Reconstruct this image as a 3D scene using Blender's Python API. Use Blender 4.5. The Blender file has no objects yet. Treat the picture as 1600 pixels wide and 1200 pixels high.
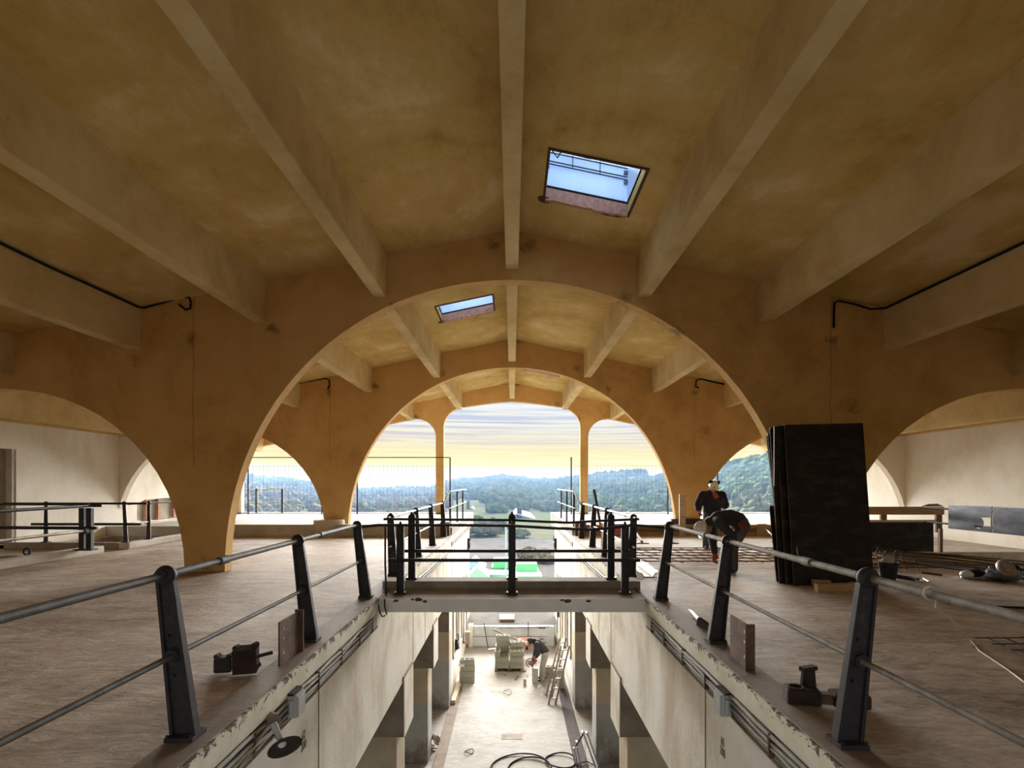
import bpy, bmesh, math, random
from mathutils import Matrix, Vector, Euler, noise as mnoise
random.seed(7)
R = math.radians
C = bpy.context.scene.collection
SC = bpy.context.scene

# ------------------------------------------------------------------ camera, sky, exposure
F, EYE = 850.0, 1.6                     # focal length in pixels of the 1600 wide frame, eye height
cam_d = bpy.data.cameras.new('camera')
cam = bpy.data.objects.new('camera', cam_d); C.objects.link(cam)
cam.location = (0, 0, EYE); cam.rotation_euler = (R(90), 0, 0)
cam_d.sensor_width = 36; cam_d.lens = F / 1600 * 36
cam_d.shift_y = 157 / 1600; cam_d.shift_x = 0.0
cam_d.clip_end = 5000; cam_d.clip_start = .05
SC.camera = cam
SC.view_settings.view_transform = 'Standard'
SC.view_settings.look = 'None'
SC.view_settings.gamma = 1
SC.view_settings.use_curve_mapping = False
SC.view_settings.exposure = 1.75
SC.cycles.diffuse_bounces = 7
SC.cycles.max_bounces = 12
SC.cycles.use_denoising = True

def at(px, py, Y):
    return Vector(((px - 800) * Y / F, Y, EYE - (py - 757) * Y / F))
def ground(px, py, z=0.0):
    Y = (EYE - z) * F / (py - 757)
    return Vector(((px - 800) * Y / F, Y, z))

def nd(nt, kind, **kw):
    n = nt.nodes.new(kind)
    for k, v in kw.items():
        if k in n.inputs.keys() if hasattr(n.inputs, 'keys') else False:
            n.inputs[k].default_value = v
        else:
            setattr(n, k, v)
    return n
def ramp(nt, fac, stops, interp='LINEAR'):
    r = nt.nodes.new('ShaderNodeValToRGB'); r.color_ramp.interpolation = interp
    el = r.color_ramp.elements
    while len(el) < len(stops): el.new(.5)
    for e, (p, c) in zip(el, stops):
        e.position = p; e.color = (*c, 1) if len(c) == 3 else c
    nt.links.new(fac, r.inputs[0])
    return r.outputs[0]
def mathn(nt, op, a, b=None, clamp=False):
    n = nt.nodes.new('ShaderNodeMath'); n.operation = op; n.use_clamp = clamp
    for i, v in enumerate((a, b)):
        if v is None: continue
        if isinstance(v, (int, float)): n.inputs[i].default_value = v
        else: nt.links.new(v, n.inputs[i])
    return n.outputs[0]
def mixc(nt, fac, a, b, mode='MIX'):
    n = nt.nodes.new('ShaderNodeMix'); n.data_type = 'RGBA'; n.blend_type = mode
    for i, v in ((0, fac), (6, a), (7, b)):
        if isinstance(v, (int, float)): n.inputs[i].default_value = v
        elif isinstance(v, (tuple, list)): n.inputs[i].default_value = (*v, 1) if len(v) == 3 else v
        else: nt.links.new(v, n.inputs[i])
    return n.outputs[2]

world = bpy.data.worlds.new('sky'); SC.world = world; world.use_nodes = True
wt = world.node_tree; wt.nodes.clear()
wo = wt.nodes.new('ShaderNodeOutputWorld'); bg = wt.nodes.new('ShaderNodeBackground')
wt.links.new(bg.outputs[0], wo.inputs[0])
tc = wt.nodes.new('ShaderNodeTexCoord'); sx = wt.nodes.new('ShaderNodeSeparateXYZ')
wt.links.new(tc.outputs['Generated'], sx.inputs[0])
zz = mathn(wt, 'ADD', mathn(wt, 'MULTIPLY', sx.outputs[0], .012), sx.outputs[2])   # bands sink to the right
e = mathn(wt, 'MULTIPLY', zz, 2.0, clamp=True)
base = ramp(wt, e, [(0, (.90, .78, .44)), (.030, (.92, .83, .46)), (.055, (.88, .84, .52)), (.072, (1, .84, .24)), (.115, (1, .80, .30)),
                    (.155, (.78, .66, .60)), (.21, (.58, .61, .73)), (.30, (.64, .76, .96)), (.6, (.62, .78, 1.0)), (1, (.55, .74, 1.0))])
zp = mathn(wt, 'ADD', mathn(wt, 'MAXIMUM', zz, 0.0), .035)
cx = mathn(wt, 'DIVIDE', sx.outputs[0], zp); cy = mathn(wt, 'DIVIDE', 1.0, zp)
cv = wt.nodes.new('ShaderNodeCombineXYZ')
wt.links.new(mathn(wt, 'MULTIPLY', cx, .34), cv.inputs[0]); wt.links.new(mathn(wt, 'MULTIPLY', cy, 3.0), cv.inputs[1])
n1 = wt.nodes.new('ShaderNodeTexNoise'); n1.inputs['Scale'].default_value = 1.0; n1.inputs['Detail'].default_value = 8; n1.inputs['Roughness'].default_value = .62
n1.inputs['Distortion'].default_value = 1.1
wt.links.new(cv.outputs[0], n1.inputs['Vector'])
cl = ramp(wt, n1.outputs[0], [(.43, (0, 0, 0)), (.57, (1, 1, 1))])
hi = ramp(wt, e, [(0, (1, .95, .72)), (.07, (1, .92, .45)), (.125, (1, .92, .48)), (.17, (1, .93, .60)), (.22, (1, .97, .84)), (.35, (1, 1, 1)), (1, (1, 1, 1))])
amt = ramp(wt, e, [(0, (.0, .0, .0)), (.06, (.1, .1, .1)), (.09, (.8, .8, .8)), (.3, (.95, .95, .95)), (1, (.6, .6, .6))])
fac = mathn(wt, 'MULTIPLY', cl, amt)
sky = mixc(wt, fac, base, hi)
below = mathn(wt, 'LESS_THAN', sx.outputs[2], -0.03)
sky = mixc(wt, below, sky, (.30, .32, .32))
wt.links.new(sky, bg.inputs[0]); bg.inputs[1].default_value = 0.29

# the low sun ahead, veiled by cloud: a broad soft source
sun_d = bpy.data.lights.new('sun', 'SUN'); sun_d.energy = 12.5; sun_d.angle = R(62); sun_d.color = (1, .975, .93)
sun = bpy.data.objects.new('sun', sun_d); C.objects.link(sun); sun.location = (0, 60, 40)
sun.rotation_euler = (R(-(90 - 14)), 0, 0)

# ------------------------------------------------------------------ helpers
def world_of(o):
    m = o.matrix_basis.copy()
    return world_of(o.parent) @ m if o.parent else m

class MB:
    def __init__(s): s.bm = bmesh.new()
    def _xf(s, verts, M):
        bmesh.ops.transform(s.bm, matrix=M, verts=verts)
    def box(s, c, size, rot=None):
        M = Matrix.Translation(c)
        if rot is not None: M = M @ (rot.to_4x4() if not isinstance(rot, (tuple, Euler)) else Euler(rot).to_matrix().to_4x4())
        M = M @ Matrix.Diagonal((*size, 1))
        return bmesh.ops.create_cube(s.bm, size=1, matrix=M)['verts']
    def box2(s, a, b):
        a, b = Vector(a), Vector(b)
        return s.box((a + b) / 2, tuple(abs(v) for v in (b - a)))
    def bar(s, a, b, w, h, up=(0, 0, 1)):
        """rectangular bar from a to b; w across, h along up"""
        a, b = Vector(a), Vector(b); d = (b - a); L = d.length; d.normalize()
        u = Vector(up); side = d.cross(u)
        if side.length < 1e-5: side = d.cross(Vector((0, 1, 0)))
        side.normalize(); u = side.cross(d)
        Rm = Matrix((side, d, u)).transposed()
        return s.box((a + b) / 2, (w, L, h), Rm)
    def cyl(s, a, b, r0, r1=None, seg=12):
        a, b = Vector(a), Vector(b); d = b - a; L = d.length
        q = d.to_track_quat('Z', 'Y').to_matrix().to_4x4()
        M = Matrix.Translation((a + b) / 2) @ q
        return bmesh.ops.create_cone(s.bm, cap_ends=True, segments=seg, radius1=r0, radius2=r0 if r1 is None else r1, depth=L, matrix=M)['verts']
    def sph(s, c, r, seg=12, scale=(1, 1, 1), rot=None):
        M = Matrix.Translation(c)
        if rot is not None: M = M @ Euler(rot).to_matrix().to_4x4()
        M = M @ Matrix.Diagonal((*scale, 1))
        return bmesh.ops.create_uvsphere(s.bm, u_segments=seg, v_segments=max(4, seg * 2 // 3), radius=r, matrix=M)['verts']
    def ico(s, c, r, sub=1, jit=0, scale=(1, 1, 1), rnd=random):
        M = Matrix.Translation(c) @ Matrix.Diagonal((*scale, 1))
        vs = bmesh.ops.create_icosphere(s.bm, subdivisions=sub, radius=r, matrix=M)['verts']
        if jit:
            for v in vs: v.co += Vector((rnd.uniform(-1, 1), rnd.uniform(-1, 1), rnd.uniform(-1, 1))) * jit
        return vs
    def tube(s, pts, r, seg=8, closed=False):
        pts = [Vector(p) for p in pts]; n = len(pts); rings = []
        rr = r if isinstance(r, (list, tuple)) else [r] * n
        prev = None
        for i, p in enumerate(pts):
            if closed: t = pts[(i + 1) % n] - pts[i - 1]
            else: t = pts[min(i + 1, n - 1)] - pts[max(i - 1, 0)]
            t.normalize()
            if prev is None:
                a = Vector((0, 0, 1)) if abs(t.z) < .9 else Vector((1, 0, 0))
                u = t.cross(a).normalized()
            else:
                u = (prev - t * prev.dot(t)).normalized()
            prev = u; w = t.cross(u)
            rings.append([s.bm.verts.new(p + (u * math.cos(2 * math.pi * k / seg) + w * math.sin(2 * math.pi * k / seg)) * rr[i]) for k in range(seg)])
        m = n if closed else n - 1
        for i in range(m):
            A, B = rings[i], rings[(i + 1) % n]
            for k in range(seg):
                s.bm.faces.new((A[k], A[(k + 1) % seg], B[(k + 1) % seg], B[k]))
        if not closed:
            s.bm.faces.new(rings[0][::-1]); s.bm.faces.new(rings[-1])
        return [v for ring in rings for v in ring]
    def lathe(s, prof, c=(0, 0, 0), seg=20, M=None):
        M = (Matrix.Translation(c) if M is None else M); rings = []
        for r, z in prof:
            rings.append([s.bm.verts.new(M @ Vector((r * math.cos(2 * math.pi * k / seg), r * math.sin(2 * math.pi * k / seg), z))) for k in range(seg)])
        for A, B in zip(rings, rings[1:]):
            for k in range(seg):
                s.bm.faces.new((A[k], A[(k + 1) % seg], B[(k + 1) % seg], B[k]))
        s.bm.faces.new(rings[0][::-1]); s.bm.faces.new(rings[-1])
    def plate(s, loops, t, M=None):
        """flat polygon with holes (outer loop first) in XY, thickness t towards +Z"""
        edges = []
        for lp in loops:
            vs = [s.bm.verts.new((p[0], p[1], 0)) for p in lp]
            for i in range(len(vs)): edges.append(s.bm.edges.new((vs[i - 1], vs[i])))
        g = bmesh.ops.triangle_fill(s.bm, use_beauty=True, use_dissolve=False, edges=edges, normal=(0, 0, 1))
        fs = [x for x in g['geom'] if isinstance(x, bmesh.types.BMFace)]
        base = {v for f in fs for v in f.verts}
        ex = bmesh.ops.extrude_face_region(s.bm, geom=fs, use_keep_orig=True)
        top = [x for x in ex['geom'] if isinstance(x, bmesh.types.BMVert)]
        for v in top: v.co.z += t
        allv = list(base) + top
        if M is not None: bmesh.ops.transform(s.bm, matrix=M, verts=allv)
        return allv
    def build(s, name, m, parent=None, smooth=False, bevel=0, local=False):
        bm = s.bm
        bmesh.ops.recalc_face_normals(bm, faces=bm.faces)
        if bevel:
            bmesh.ops.bevel(bm, geom=[e for e in bm.edges if len(e.link_faces) == 2 and e.calc_face_angle(0) > .6], offset=bevel, segments=2, affect='EDGES', profile=.6)
        me = bpy.data.meshes.new(name)
        o = bpy.data.objects.new(name, me); C.objects.link(o)
        if parent is not None:
            o.parent = parent
            if not local: bm.transform(world_of(parent).inverted())
        elif not local:
            xs = [v.co for v in bm.verts]
            lo = Vector((min(v[i] for v in xs) for i in range(3))); hi_ = Vector((max(v[i] for v in xs) for i in range(3)))
            org = Vector(((lo.x + hi_.x) / 2, (lo.y + hi_.y) / 2, lo.z))
            bm.transform(Matrix.Translation(-org)); o.location = org
        bm.to_mesh(me); bm.free()
        for mm in (m if isinstance(m, (list, tuple)) else [m]): me.materials.append(mm)
        if smooth:
            for p in me.polygons: p.use_smooth = True
            if smooth != True:
                pass
            me.set_sharp_from_angle(angle=R(40))
        return o

def tag(o, label=None, cat=None, group=None, kind=None):
    if label: o['label'] = label
    if cat: o['category'] = cat
    if group: o['group'] = group
    if kind: o['kind'] = kind
    return o
def thing(name, label, cat, loc=(0, 0, 0), rz=0, group=None, rot=None):
    o = bpy.data.objects.new(name, None); C.objects.link(o)
    o.empty_display_size = .1
    o.location = loc; o.rotation_euler = rot if rot else (0, 0, rz)
    return tag(o, label, cat, group)
KIDS = {}
def copy_tree(o, parent=None):
    c = o.copy(); C.objects.link(c)
    if parent is not None: c.parent = parent
    for ch in [x for x in bpy.data.objects if x.parent == o]: copy_tree(ch, c)
    return c
def struct(o): o['kind'] = 'structure'; return o
def sempty(name, loc=(0, 0, 0)):
    o = bpy.data.objects.new(name, None); C.objects.link(o); o.location = loc; o['kind'] = 'structure'; return o

# ------------------------------------------------------------------ materials
def base_mat(name):
    m = bpy.data.materials.new(name); m.use_nodes = True
    nt = m.node_tree; b = nt.nodes['Principled BSDF']
    return m, nt, b
def tex(nt, scale, detail=6, stretch=(1, 1, 1), rough=.6, dist=0, space='Object', off=0):
    t = nt.nodes.new('ShaderNodeTexCoord'); mp = nt.nodes.new('ShaderNodeMapping')
    mp.inputs['Scale'].default_value = stretch; mp.inputs['Location'].default_value = (off, off * .7, off * .3)
    nt.links.new(t.outputs[space], mp.inputs[0])
    n = nt.nodes.new('ShaderNodeTexNoise'); n.inputs['Scale'].default_value = scale; n.inputs['Detail'].default_value = detail
    n.inputs['Roughness'].default_value = rough; n.inputs['Distortion'].default_value = dist
    nt.links.new(mp.outputs[0], n.inputs['Vector'])
    return n.outputs[0]
def bump(nt, b, h, strength=.2, dist=.02):
    n = nt.nodes.new('ShaderNodeBump'); n.inputs['Strength'].default_value = strength; n.inputs['Distance'].default_value = dist
    nt.links.new(h, n.inputs['Height']); nt.links.new(n.outputs[0], b.inputs['Normal'])
def paint(name, col, col2=None, scale=3, rough=.6, metal=0, stretch=(1, 1, 1), lo=.35, hi=.65, bmp=.1, spec=.5, bscale=None):
    m, nt, b = base_mat(name)
    col2 = col2 or tuple(c * .75 for c in col)
    n = tex(nt, scale, 6, stretch)
    c = ramp(nt, n, [(lo, col2), (hi, col)])
    nt.links.new(c, b.inputs['Base Color'])
    b.inputs['Roughness'].default_value = rough; b.inputs['Metallic'].default_value = metal
    b.inputs['Specular IOR Level'].default_value = spec
    if bmp: bump(nt, b, tex(nt, bscale or scale * 6, 5, stretch), bmp, .01)
    return m
def plaster(name, cols, blotch=.35, fine=2.5, streak=(1, 1, 1), rough=.9, stain=None, stain_lo=.66, bmp=.25, spots=0.0, marks=False):
    """three tones of limewash in blotches, brushed streaks, a scatter of dark spots"""
    m, nt, b = base_mat(name)
    n1 = tex(nt, blotch, 7, (1, 1, 1), .62, .6)
    n2 = tex(nt, fine, 7, streak, .7, .3, off=3)
    n3 = tex(nt, 14, 4, (1, 1, 1), .7, off=9)
    f = mathn(nt, 'ADD', mathn(nt, 'MULTIPLY', n1, .62), mathn(nt, 'ADD', mathn(nt, 'MULTIPLY', n2, .30), mathn(nt, 'MULTIPLY', n3, .08)))
    k = len(cols); c = ramp(nt, f, [(.385 + .23 * i / (k - 1), cc) for i, cc in enumerate(cols)])
    if stain:
        s = tex(nt, 1.1, 8, (1, 1, .45), .72, 1.2, off=17)
        c = mixc(nt, ramp(nt, s, [(stain_lo, (0, 0, 0)), (stain_lo + .1, (.8, .8, .8))]), c, stain)
    if spots:
        s = tex(nt, 9, 3, (1, 1, 1), .6, off=31)
        c = mixc(nt, ramp(nt, s, [(spots, (0, 0, 0)), (spots + .03, (.85, .85, .85))]), c, (.05, .035, .03))
    if marks:      # damp black patches at the beam ends, hairline cracks down the piers
        t = nt.nodes.new('ShaderNodeTexCoord'); s = tex(nt, 3.5, 8, (1, 1, .6), .75, .8, off=41)
        acc = None
        for (px, pz, rad) in ((-.35, 6.0, .45), (.3, 6.0, .4), (2.1, 5.05, .5), (-2.2, 4.9, .35), (-4.4, 4.45, .4), (-6.9, 3.95, .5), (-5.9, 4.3, .45), (5.9, 4.2, .5), (4.3, 4.4, .35), (6.2, 3.0, .6), (-5.6, .1, .7), (5.6, .1, .6), (3.1, 4.4, .5)):
            d = nt.nodes.new('ShaderNodeVectorMath'); d.operation = 'DISTANCE'; mp = nt.nodes.new('ShaderNodeMapping'); mp.inputs['Scale'].default_value = (1, 0, 1)
            nt.links.new(t.outputs['Object'], mp.inputs[0]); nt.links.new(mp.outputs[0], d.inputs[0]); d.inputs[1].default_value = (px, 0, pz)
            k = mathn(nt, 'SUBTRACT', 1.0, mathn(nt, 'DIVIDE', d.outputs['Value'], rad), clamp=True)
            acc = k if acc is None else mathn(nt, 'MAXIMUM', acc, k)
        f2 = mathn(nt, 'ADD', mathn(nt, 'MULTIPLY', acc, .30), mathn(nt, 'MULTIPLY', s, .8))
        has = mathn(nt, 'GREATER_THAN', acc, .02)
        c = mixc(nt, mathn(nt, 'MULTIPLY', ramp(nt, f2, [(.60, (0, 0, 0)), (.74, (.6, .6, .6))]), has), c, (.055, .04, .03))
        sp_ = nt.nodes.new('ShaderNodeSeparateXYZ'); nt.links.new(t.outputs['Object'], sp_.inputs[0])
        wob = mathn(nt, 'MULTIPLY', mathn(nt, 'SUBTRACT', tex(nt, 1.4, 5, (0, 0, 1), .6, off=51), .5), .18)
        ax = mathn(nt, 'ABSOLUTE', mathn(nt, 'SUBTRACT', mathn(nt, 'ABSOLUTE', mathn(nt, 'ADD', sp_.outputs[0], wob)), 5.86))
        ln = mathn(nt, 'MULTIPLY', mathn(nt, 'LESS_THAN', ax, .007), mathn(nt, 'GREATER_THAN', sp_.outputs[2], 1.9))
        c = mixc(nt, mathn(nt, 'MULTIPLY', ln, .6), c, (.10, .065, .04))
        # the aisle ends are limewashed cream up to the edge beam
        zone = mathn(nt, 'MULTIPLY', ramp(nt, mathn(nt, 'DIVIDE', mathn(nt, 'ABSOLUTE', sp_.outputs[0]), 13.0), [(.80, (0, 0, 0)), (.86, (1, 1, 1))]), mathn(nt, 'LESS_THAN', sp_.outputs[2], 2.85))
        c = mixc(nt, mathn(nt, 'MULTIPLY', zone, .85), c, (.84, .80, .70))
    nt.links.new(c, b.inputs['Base Color'])
    b.inputs['Roughness'].default_value = rough; b.inputs['Specular IOR Level'].default_value = .25
    bump(nt, b, mathn(nt, 'ADD', n2, n3), bmp, .012)
    return m

M = {}
M['ceiling'] = plaster('ochre_limewash_ceiling', [(.44, .29, .085), (.56, .39, .125), (.63, .46, .18), (.74, .58, .31)], .55, 2.6, (1.0, .4, 1), spots=.0)
M['beam'] = plaster('ochre_limewash_beam', [(.50, .36, .15), (.64, .49, .24), (.72, .58, .33)], .5, 2.0, (1, 1, 1), spots=.76)
M['arch'] = plaster('ochre_arch_wall', [(.50, .30, .10), (.64, .405, .155), (.70, .47, .21)], .4, 1.8, (1, 1, .8), stain=(.24, .15, .08), stain_lo=.72, spots=.80, marks=True)
M['white_wall'] = plaster('cream_white_plaster', [(.72, .66, .52), (.85, .82, .73), (.92, .90, .85)], .3, 1.2, (1, 1, .5), spots=.8)
M['void_wall'] = plaster('worn_white_void_wall', [(.58, .50, .38), (.80, .76, .67), (.89, .87, .82)], .6, 1.0, (1, .9, .22), bmp=.4)
M['concrete'] = plaster('grey_concrete', [(.24, .20, .16), (.34, .30, .25), (.44, .40, .34)], .8, 3, (1, 1, 1))
M['concrete_light'] = plaster('pale_concrete', [(.45, .42, .36), (.58, .55, .49), (.68, .65, .60)], .7, 3, (1, 1, 1))
M['corbel'] = plaster('brown_grey_corbel', [(.20, .16, .13), (.27, .22, .18), (.34, .29, .24)], .9, 3, (1, 1, 1))
def chipped(name):
    m, nt, b = base_mat(name)
    n2 = tex(nt, 3, 6, (1, 1, 1), .6)
    c = ramp(nt, n2, [(.35, (.68, .63, .49)), (.6, (.82, .79, .68))])
    t = nt.nodes.new('ShaderNodeTexCoord'); s = nt.nodes.new('ShaderNodeSeparateXYZ'); nt.links.new(t.outputs['Object'], s.inputs[0])
    n = tex(nt, 5, 8, (1, 1, 2.0), .72, 1.0, off=5); nn = tex(nt, 22, 4, (1, 1, .4), .6, off=2)
    edge = mathn(nt, 'MULTIPLY', s.outputs[2], 1.6)
    f = mathn(nt, 'ADD', mathn(nt, 'ADD', mathn(nt, 'MULTIPLY', n, .8), mathn(nt, 'MULTIPLY', nn, .3)), edge)
    k = ramp(nt, f, [(.80, (0, 0, 0)), (.825, (1, 1, 1))])
    c = mixc(nt, k, c, (.14, .09, .06))
    nt.links.new(c, b.inputs['Base Color']); b.inputs['Roughness'].default_value = .8
    bump(nt, b, mathn(nt, 'SUBTRACT', 1.0, k), .5, .01)
    return m
M['fascia'] = chipped('chipped_white_fascia')
def floor_mat(name, cols, str_dir=(.6, 1.5, 1), sc=1.6, rough=.7, bmp=.8, spec=.4):
    m, nt, b = base_mat(name)
    n1 = tex(nt, .45, 6, (1, 1, 1), .6, .8)
    n2 = tex(nt, sc, 8, str_dir, .72, 1.2, off=4)
    n3 = tex(nt, 9, 7, (.55, 1.3, 1), .75, 1.0, off=8)
    f = mathn(nt, 'ADD', mathn(nt, 'MULTIPLY', n1, .35), mathn(nt, 'ADD', mathn(nt, 'MULTIPLY', n2, .30), mathn(nt, 'MULTIPLY', n3, .35)))
    k = len(cols); c = ramp(nt, f, [(.385 + .22 * i / (k - 1), cc) for i, cc in enumerate(cols)])
    nt.links.new(c, b.inputs['Base Color'])
    b.inputs['Roughness'].default_value = rough; b.inputs['Specular IOR Level'].default_value = spec
    bump(nt, b, mathn(nt, 'ADD', mathn(nt, 'MULTIPLY', n2, .7), mathn(nt, 'MULTIPLY', n3, .5)), bmp, .03)
    return m
M['floor'] = floor_mat('dusty_brown_screed', [(.15, .11, .08), (.33, .262, .20), (.49, .41, .335), (.68, .60, .51)])
M['floor_edge'] = floor_mat('grey_brown_edge_strip', [(.18, .13, .10), (.27, .21, .17), (.33, .27, .22)], (1.5, .6, 1), 1.6)
M['floor_low'] = floor_mat('pale_dusty_concrete', [(.24, .21, .175), (.33, .305, .27), (.40, .38, .35), (.46, .445, .42)], (.7, 1.6, 1), 1.0, .75)
M['terrace'] = floor_mat('bleached_terrace', [(.22, .195, .16), (.32, .30, .265), (.40, .385, .355)], (.7, 1.6, 1), 1.0, .9, .5, .1)
def dado(name):
    m, nt, b = base_mat(name)
    t = nt.nodes.new('ShaderNodeTexCoord'); s = nt.nodes.new('ShaderNodeSeparateXYZ'); nt.links.new(t.outputs['Object'], s.inputs[0])
    n = tex(nt, 1.2, 6); g = ramp(nt, n, [(.35, (.42, .34, .24)), (.65, (.58, .50, .38))])
    g2 = ramp(nt, n, [(.35, (.33, .33, .31)), (.65, (.45, .45, .43))])
    lowz = mathn(nt, 'LESS_THAN', s.outputs[2], 1.42)
    c = mixc(nt, lowz, g, g2)
    dn = tex(nt, 3, 7, (1, 1, .6), .7, off=3)
    dirt = mathn(nt, 'MULTIPLY', ramp(nt, mathn(nt, 'SUBTRACT', mathn(nt, 'MULTIPLY', dn, 1.0), mathn(nt, 'MULTIPLY', s.outputs[2], .42)), [(.30, (0, 0, 0)), (.5, (1, 1, 1))]), .7)
    c = mixc(nt, dirt, c, (.13, .09, .07))
    nt.links.new(c, b.inputs['Base Color']); b.inputs['Roughness'].default_value = .85
    bump(nt, b, dn, .2, .01)
    return m
M['pier'] = dado('pier_with_grey_dado')
M['iron'] = paint('dusty_black_iron', (.030, .028, .036), (.014, .013, .018), 9, .55, .2, bmp=.35, bscale=40)
M['iron_dusty'] = paint('dust_speckled_iron', (.060, .056, .056), (.030, .028, .036), 16, .7, .1, lo=.5, hi=.72, bmp=.3, bscale=50)
M['pipe_dusty'] = paint('dust_coated_pipe', (.27, .235, .195), (.13, .12, .11), 11, .7, .1, bmp=.3, bscale=50)
M['pipe'] = paint('dark_grey_pipe', (.12, .11, .105), (.065, .062, .062), 11, .62, .25, bmp=.3, bscale=50)
M['pipe_steel'] = paint('worn_galvanised_pipe', (.42, .38, .34), (.22, .20, .18), 8, .45, .5, bmp=.2, bscale=40)
M['conduit'] = paint('pale_grey_conduit', (.46, .45, .41), (.30, .28, .24), 6, .6, .1)
M['strip'] = paint('grey_green_strip', (.40, .41, .37), (.26, .26, .22), 3, .7)
M['box_grey'] = paint('light_grey_junction_box', (.58, .60, .62), (.46, .48, .50), 5, .5)
M['rust'] = paint('rusty_steel', (.20, .115, .075), (.085, .055, .045), 6, .75, .2, bmp=.4)
M['rust_dark'] = paint('dark_rust', (.065, .036, .028), (.026, .019, .017), 9, .8, .2, bmp=.5)
M['rebar'] = paint('orange_rust_rebar', (.24, .12, .06), (.11, .055, .03), 20, .8, .1)
M['rebar_dark'] = paint('dark_rebar', (.11, .085, .065), (.05, .04, .033), 20, .7, .3)
M['timber'] = paint('sawn_timber', (.50, .35, .19), (.36, .23, .115), 3, .7, 0, (1, 1, 8), bmp=.2)
M['timber_dark'] = paint('weathered_timber', (.25, .165, .095), (.15, .095, .055), 3, .75, 0, (8, 8, 1), bmp=.25)
M['timber_pale'] = paint('pale_timber', (.68, .56, .40), (.52, .40, .26), 4, .65, 0, (1, 6, 6))
M['ply_black'] = paint('black_film_plywood', (.055, .047, .042), (.010, .009, .010), 3, .5, 0, (1, 1, 2.2), lo=.48, hi=.80, bmp=.15, spec=.3)
M['ply_edge'] = paint('plywood_edge', (.16, .10, .055), (.07, .045, .03), 12, .8)
M['steel_blue'] = paint('blue_grey_steel', (.20, .22, .27), (.10, .11, .14), 2, .38, .6, (1, 1, 3))
M['block'] = paint('grey_green_concrete_block', (.36, .355, .29), (.28, .275, .22), 8, .9, bmp=.4, bscale=60)
M['block_pale'] = paint('pale_block', (.60, .58, .54), (.48, .46, .42), 8, .9, bmp=.4)
M['hole'] = paint('dark_block_core', (.12, .115, .10), (.07, .065, .06), 8, .9)
M['white_metal'] = paint('white_painted_metal', (.74, .77, .80), (.62, .66, .70), 3, .4)
M['galv'] = paint('bright_tube', (.62, .63, .66), (.45, .46, .50), 5, .3, .8)
M['black_plastic'] = paint('black_plastic', (.02, .02, .022), (.012, .012, .014), 8, .8, spec=.2)
M['cord_white'] = paint('dusty_white_cord', (.66, .61, .52), (.5, .46, .4), 8, .7)
M['red'] = paint('faded_red_metal', (.42, .055, .05), (.28, .04, .04), 6, .55)
M['orange'] = paint('orange_red', (.55, .13, .05), (.42, .09, .04), 6, .6)
M['brick_red'] = paint('broken_brick', (.55, .30, .22), (.38, .20, .15), 14, .9, bmp=.6)
M['brick_dark'] = paint('dark_gouge', (.11, .055, .035), (.07, .035, .025), 14, .95, bmp=.6)
# ------------------------------------------------------------------ the building
RIDGE, SLOPE, HALF = 6.28, .21, 12.65
W0, W1, W2, W3 = 2.25, 10.0, 17.5, 25.0      # front faces of the cross walls
WT = .25
XZ = Matrix(((1, 0, 0, 0), (0, 0, 1, 0), (0, 1, 0, 0), (0, 0, 0, 1)))   # plate XY -> world XZ, thickness along +Y

def arc(cx, cz, r, a0, a1, n, pz=1.0):
    out = []
    for i in range(n + 1):
        a = R(a0 + (a1 - a0) * i / n)
        out.append((cx + r * math.cos(a), cz + r * pz * math.sin(a)))
    return out
RA, RZ, RS, CS = 5.28, 5.36, 3.36, 9.38      # main arch half span and rise, side arch radius and centre
def superarc(cx, rx, rz, n, z0, ex=2.0):
    pts = []
    for i in range(n + 1):
        a = math.pi * i / n
        c, s = math.cos(a), math.sin(a)
        x = rx * (abs(c) ** (2 / ex)) * (1 if c >= 0 else -1); z = rz * (abs(s) ** (2 / ex))
        pts.append((cx + x, max(z, z0)))
    return pts
def cross_wall(name, Y, z0, m):
    # right to left along the foot: outline goes round the three arches
    lp = [(-HALF - .2, z0)]
    lp += superarc(-CS, RS, RS, 28, z0, 2.05)[::-1]
    lp += superarc(0, RA, RZ, 56, z0, 2.06)[::-1]
    lp += superarc(CS, RS, RS, 28, z0, 2.05)[::-1]
    lp += [(HALF + .2, z0), (HALF + .2, RIDGE - SLOPE * HALF + .1), (0, RIDGE + .1), (-HALF - .2, RIDGE - SLOPE * HALF + .1)]
    mb = MB(); mb.plate([lp], WT, Matrix.Translation((0, Y, 0)) @ XZ)
    return struct(mb.build(name, m))
cross_wall('wall_front', W0, 0, M['arch'])
wall1 = cross_wall('wall_near', W1, 0, M['arch'])
wall2 = cross_wall('wall_middle', W2, .3, M['arch'])

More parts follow.
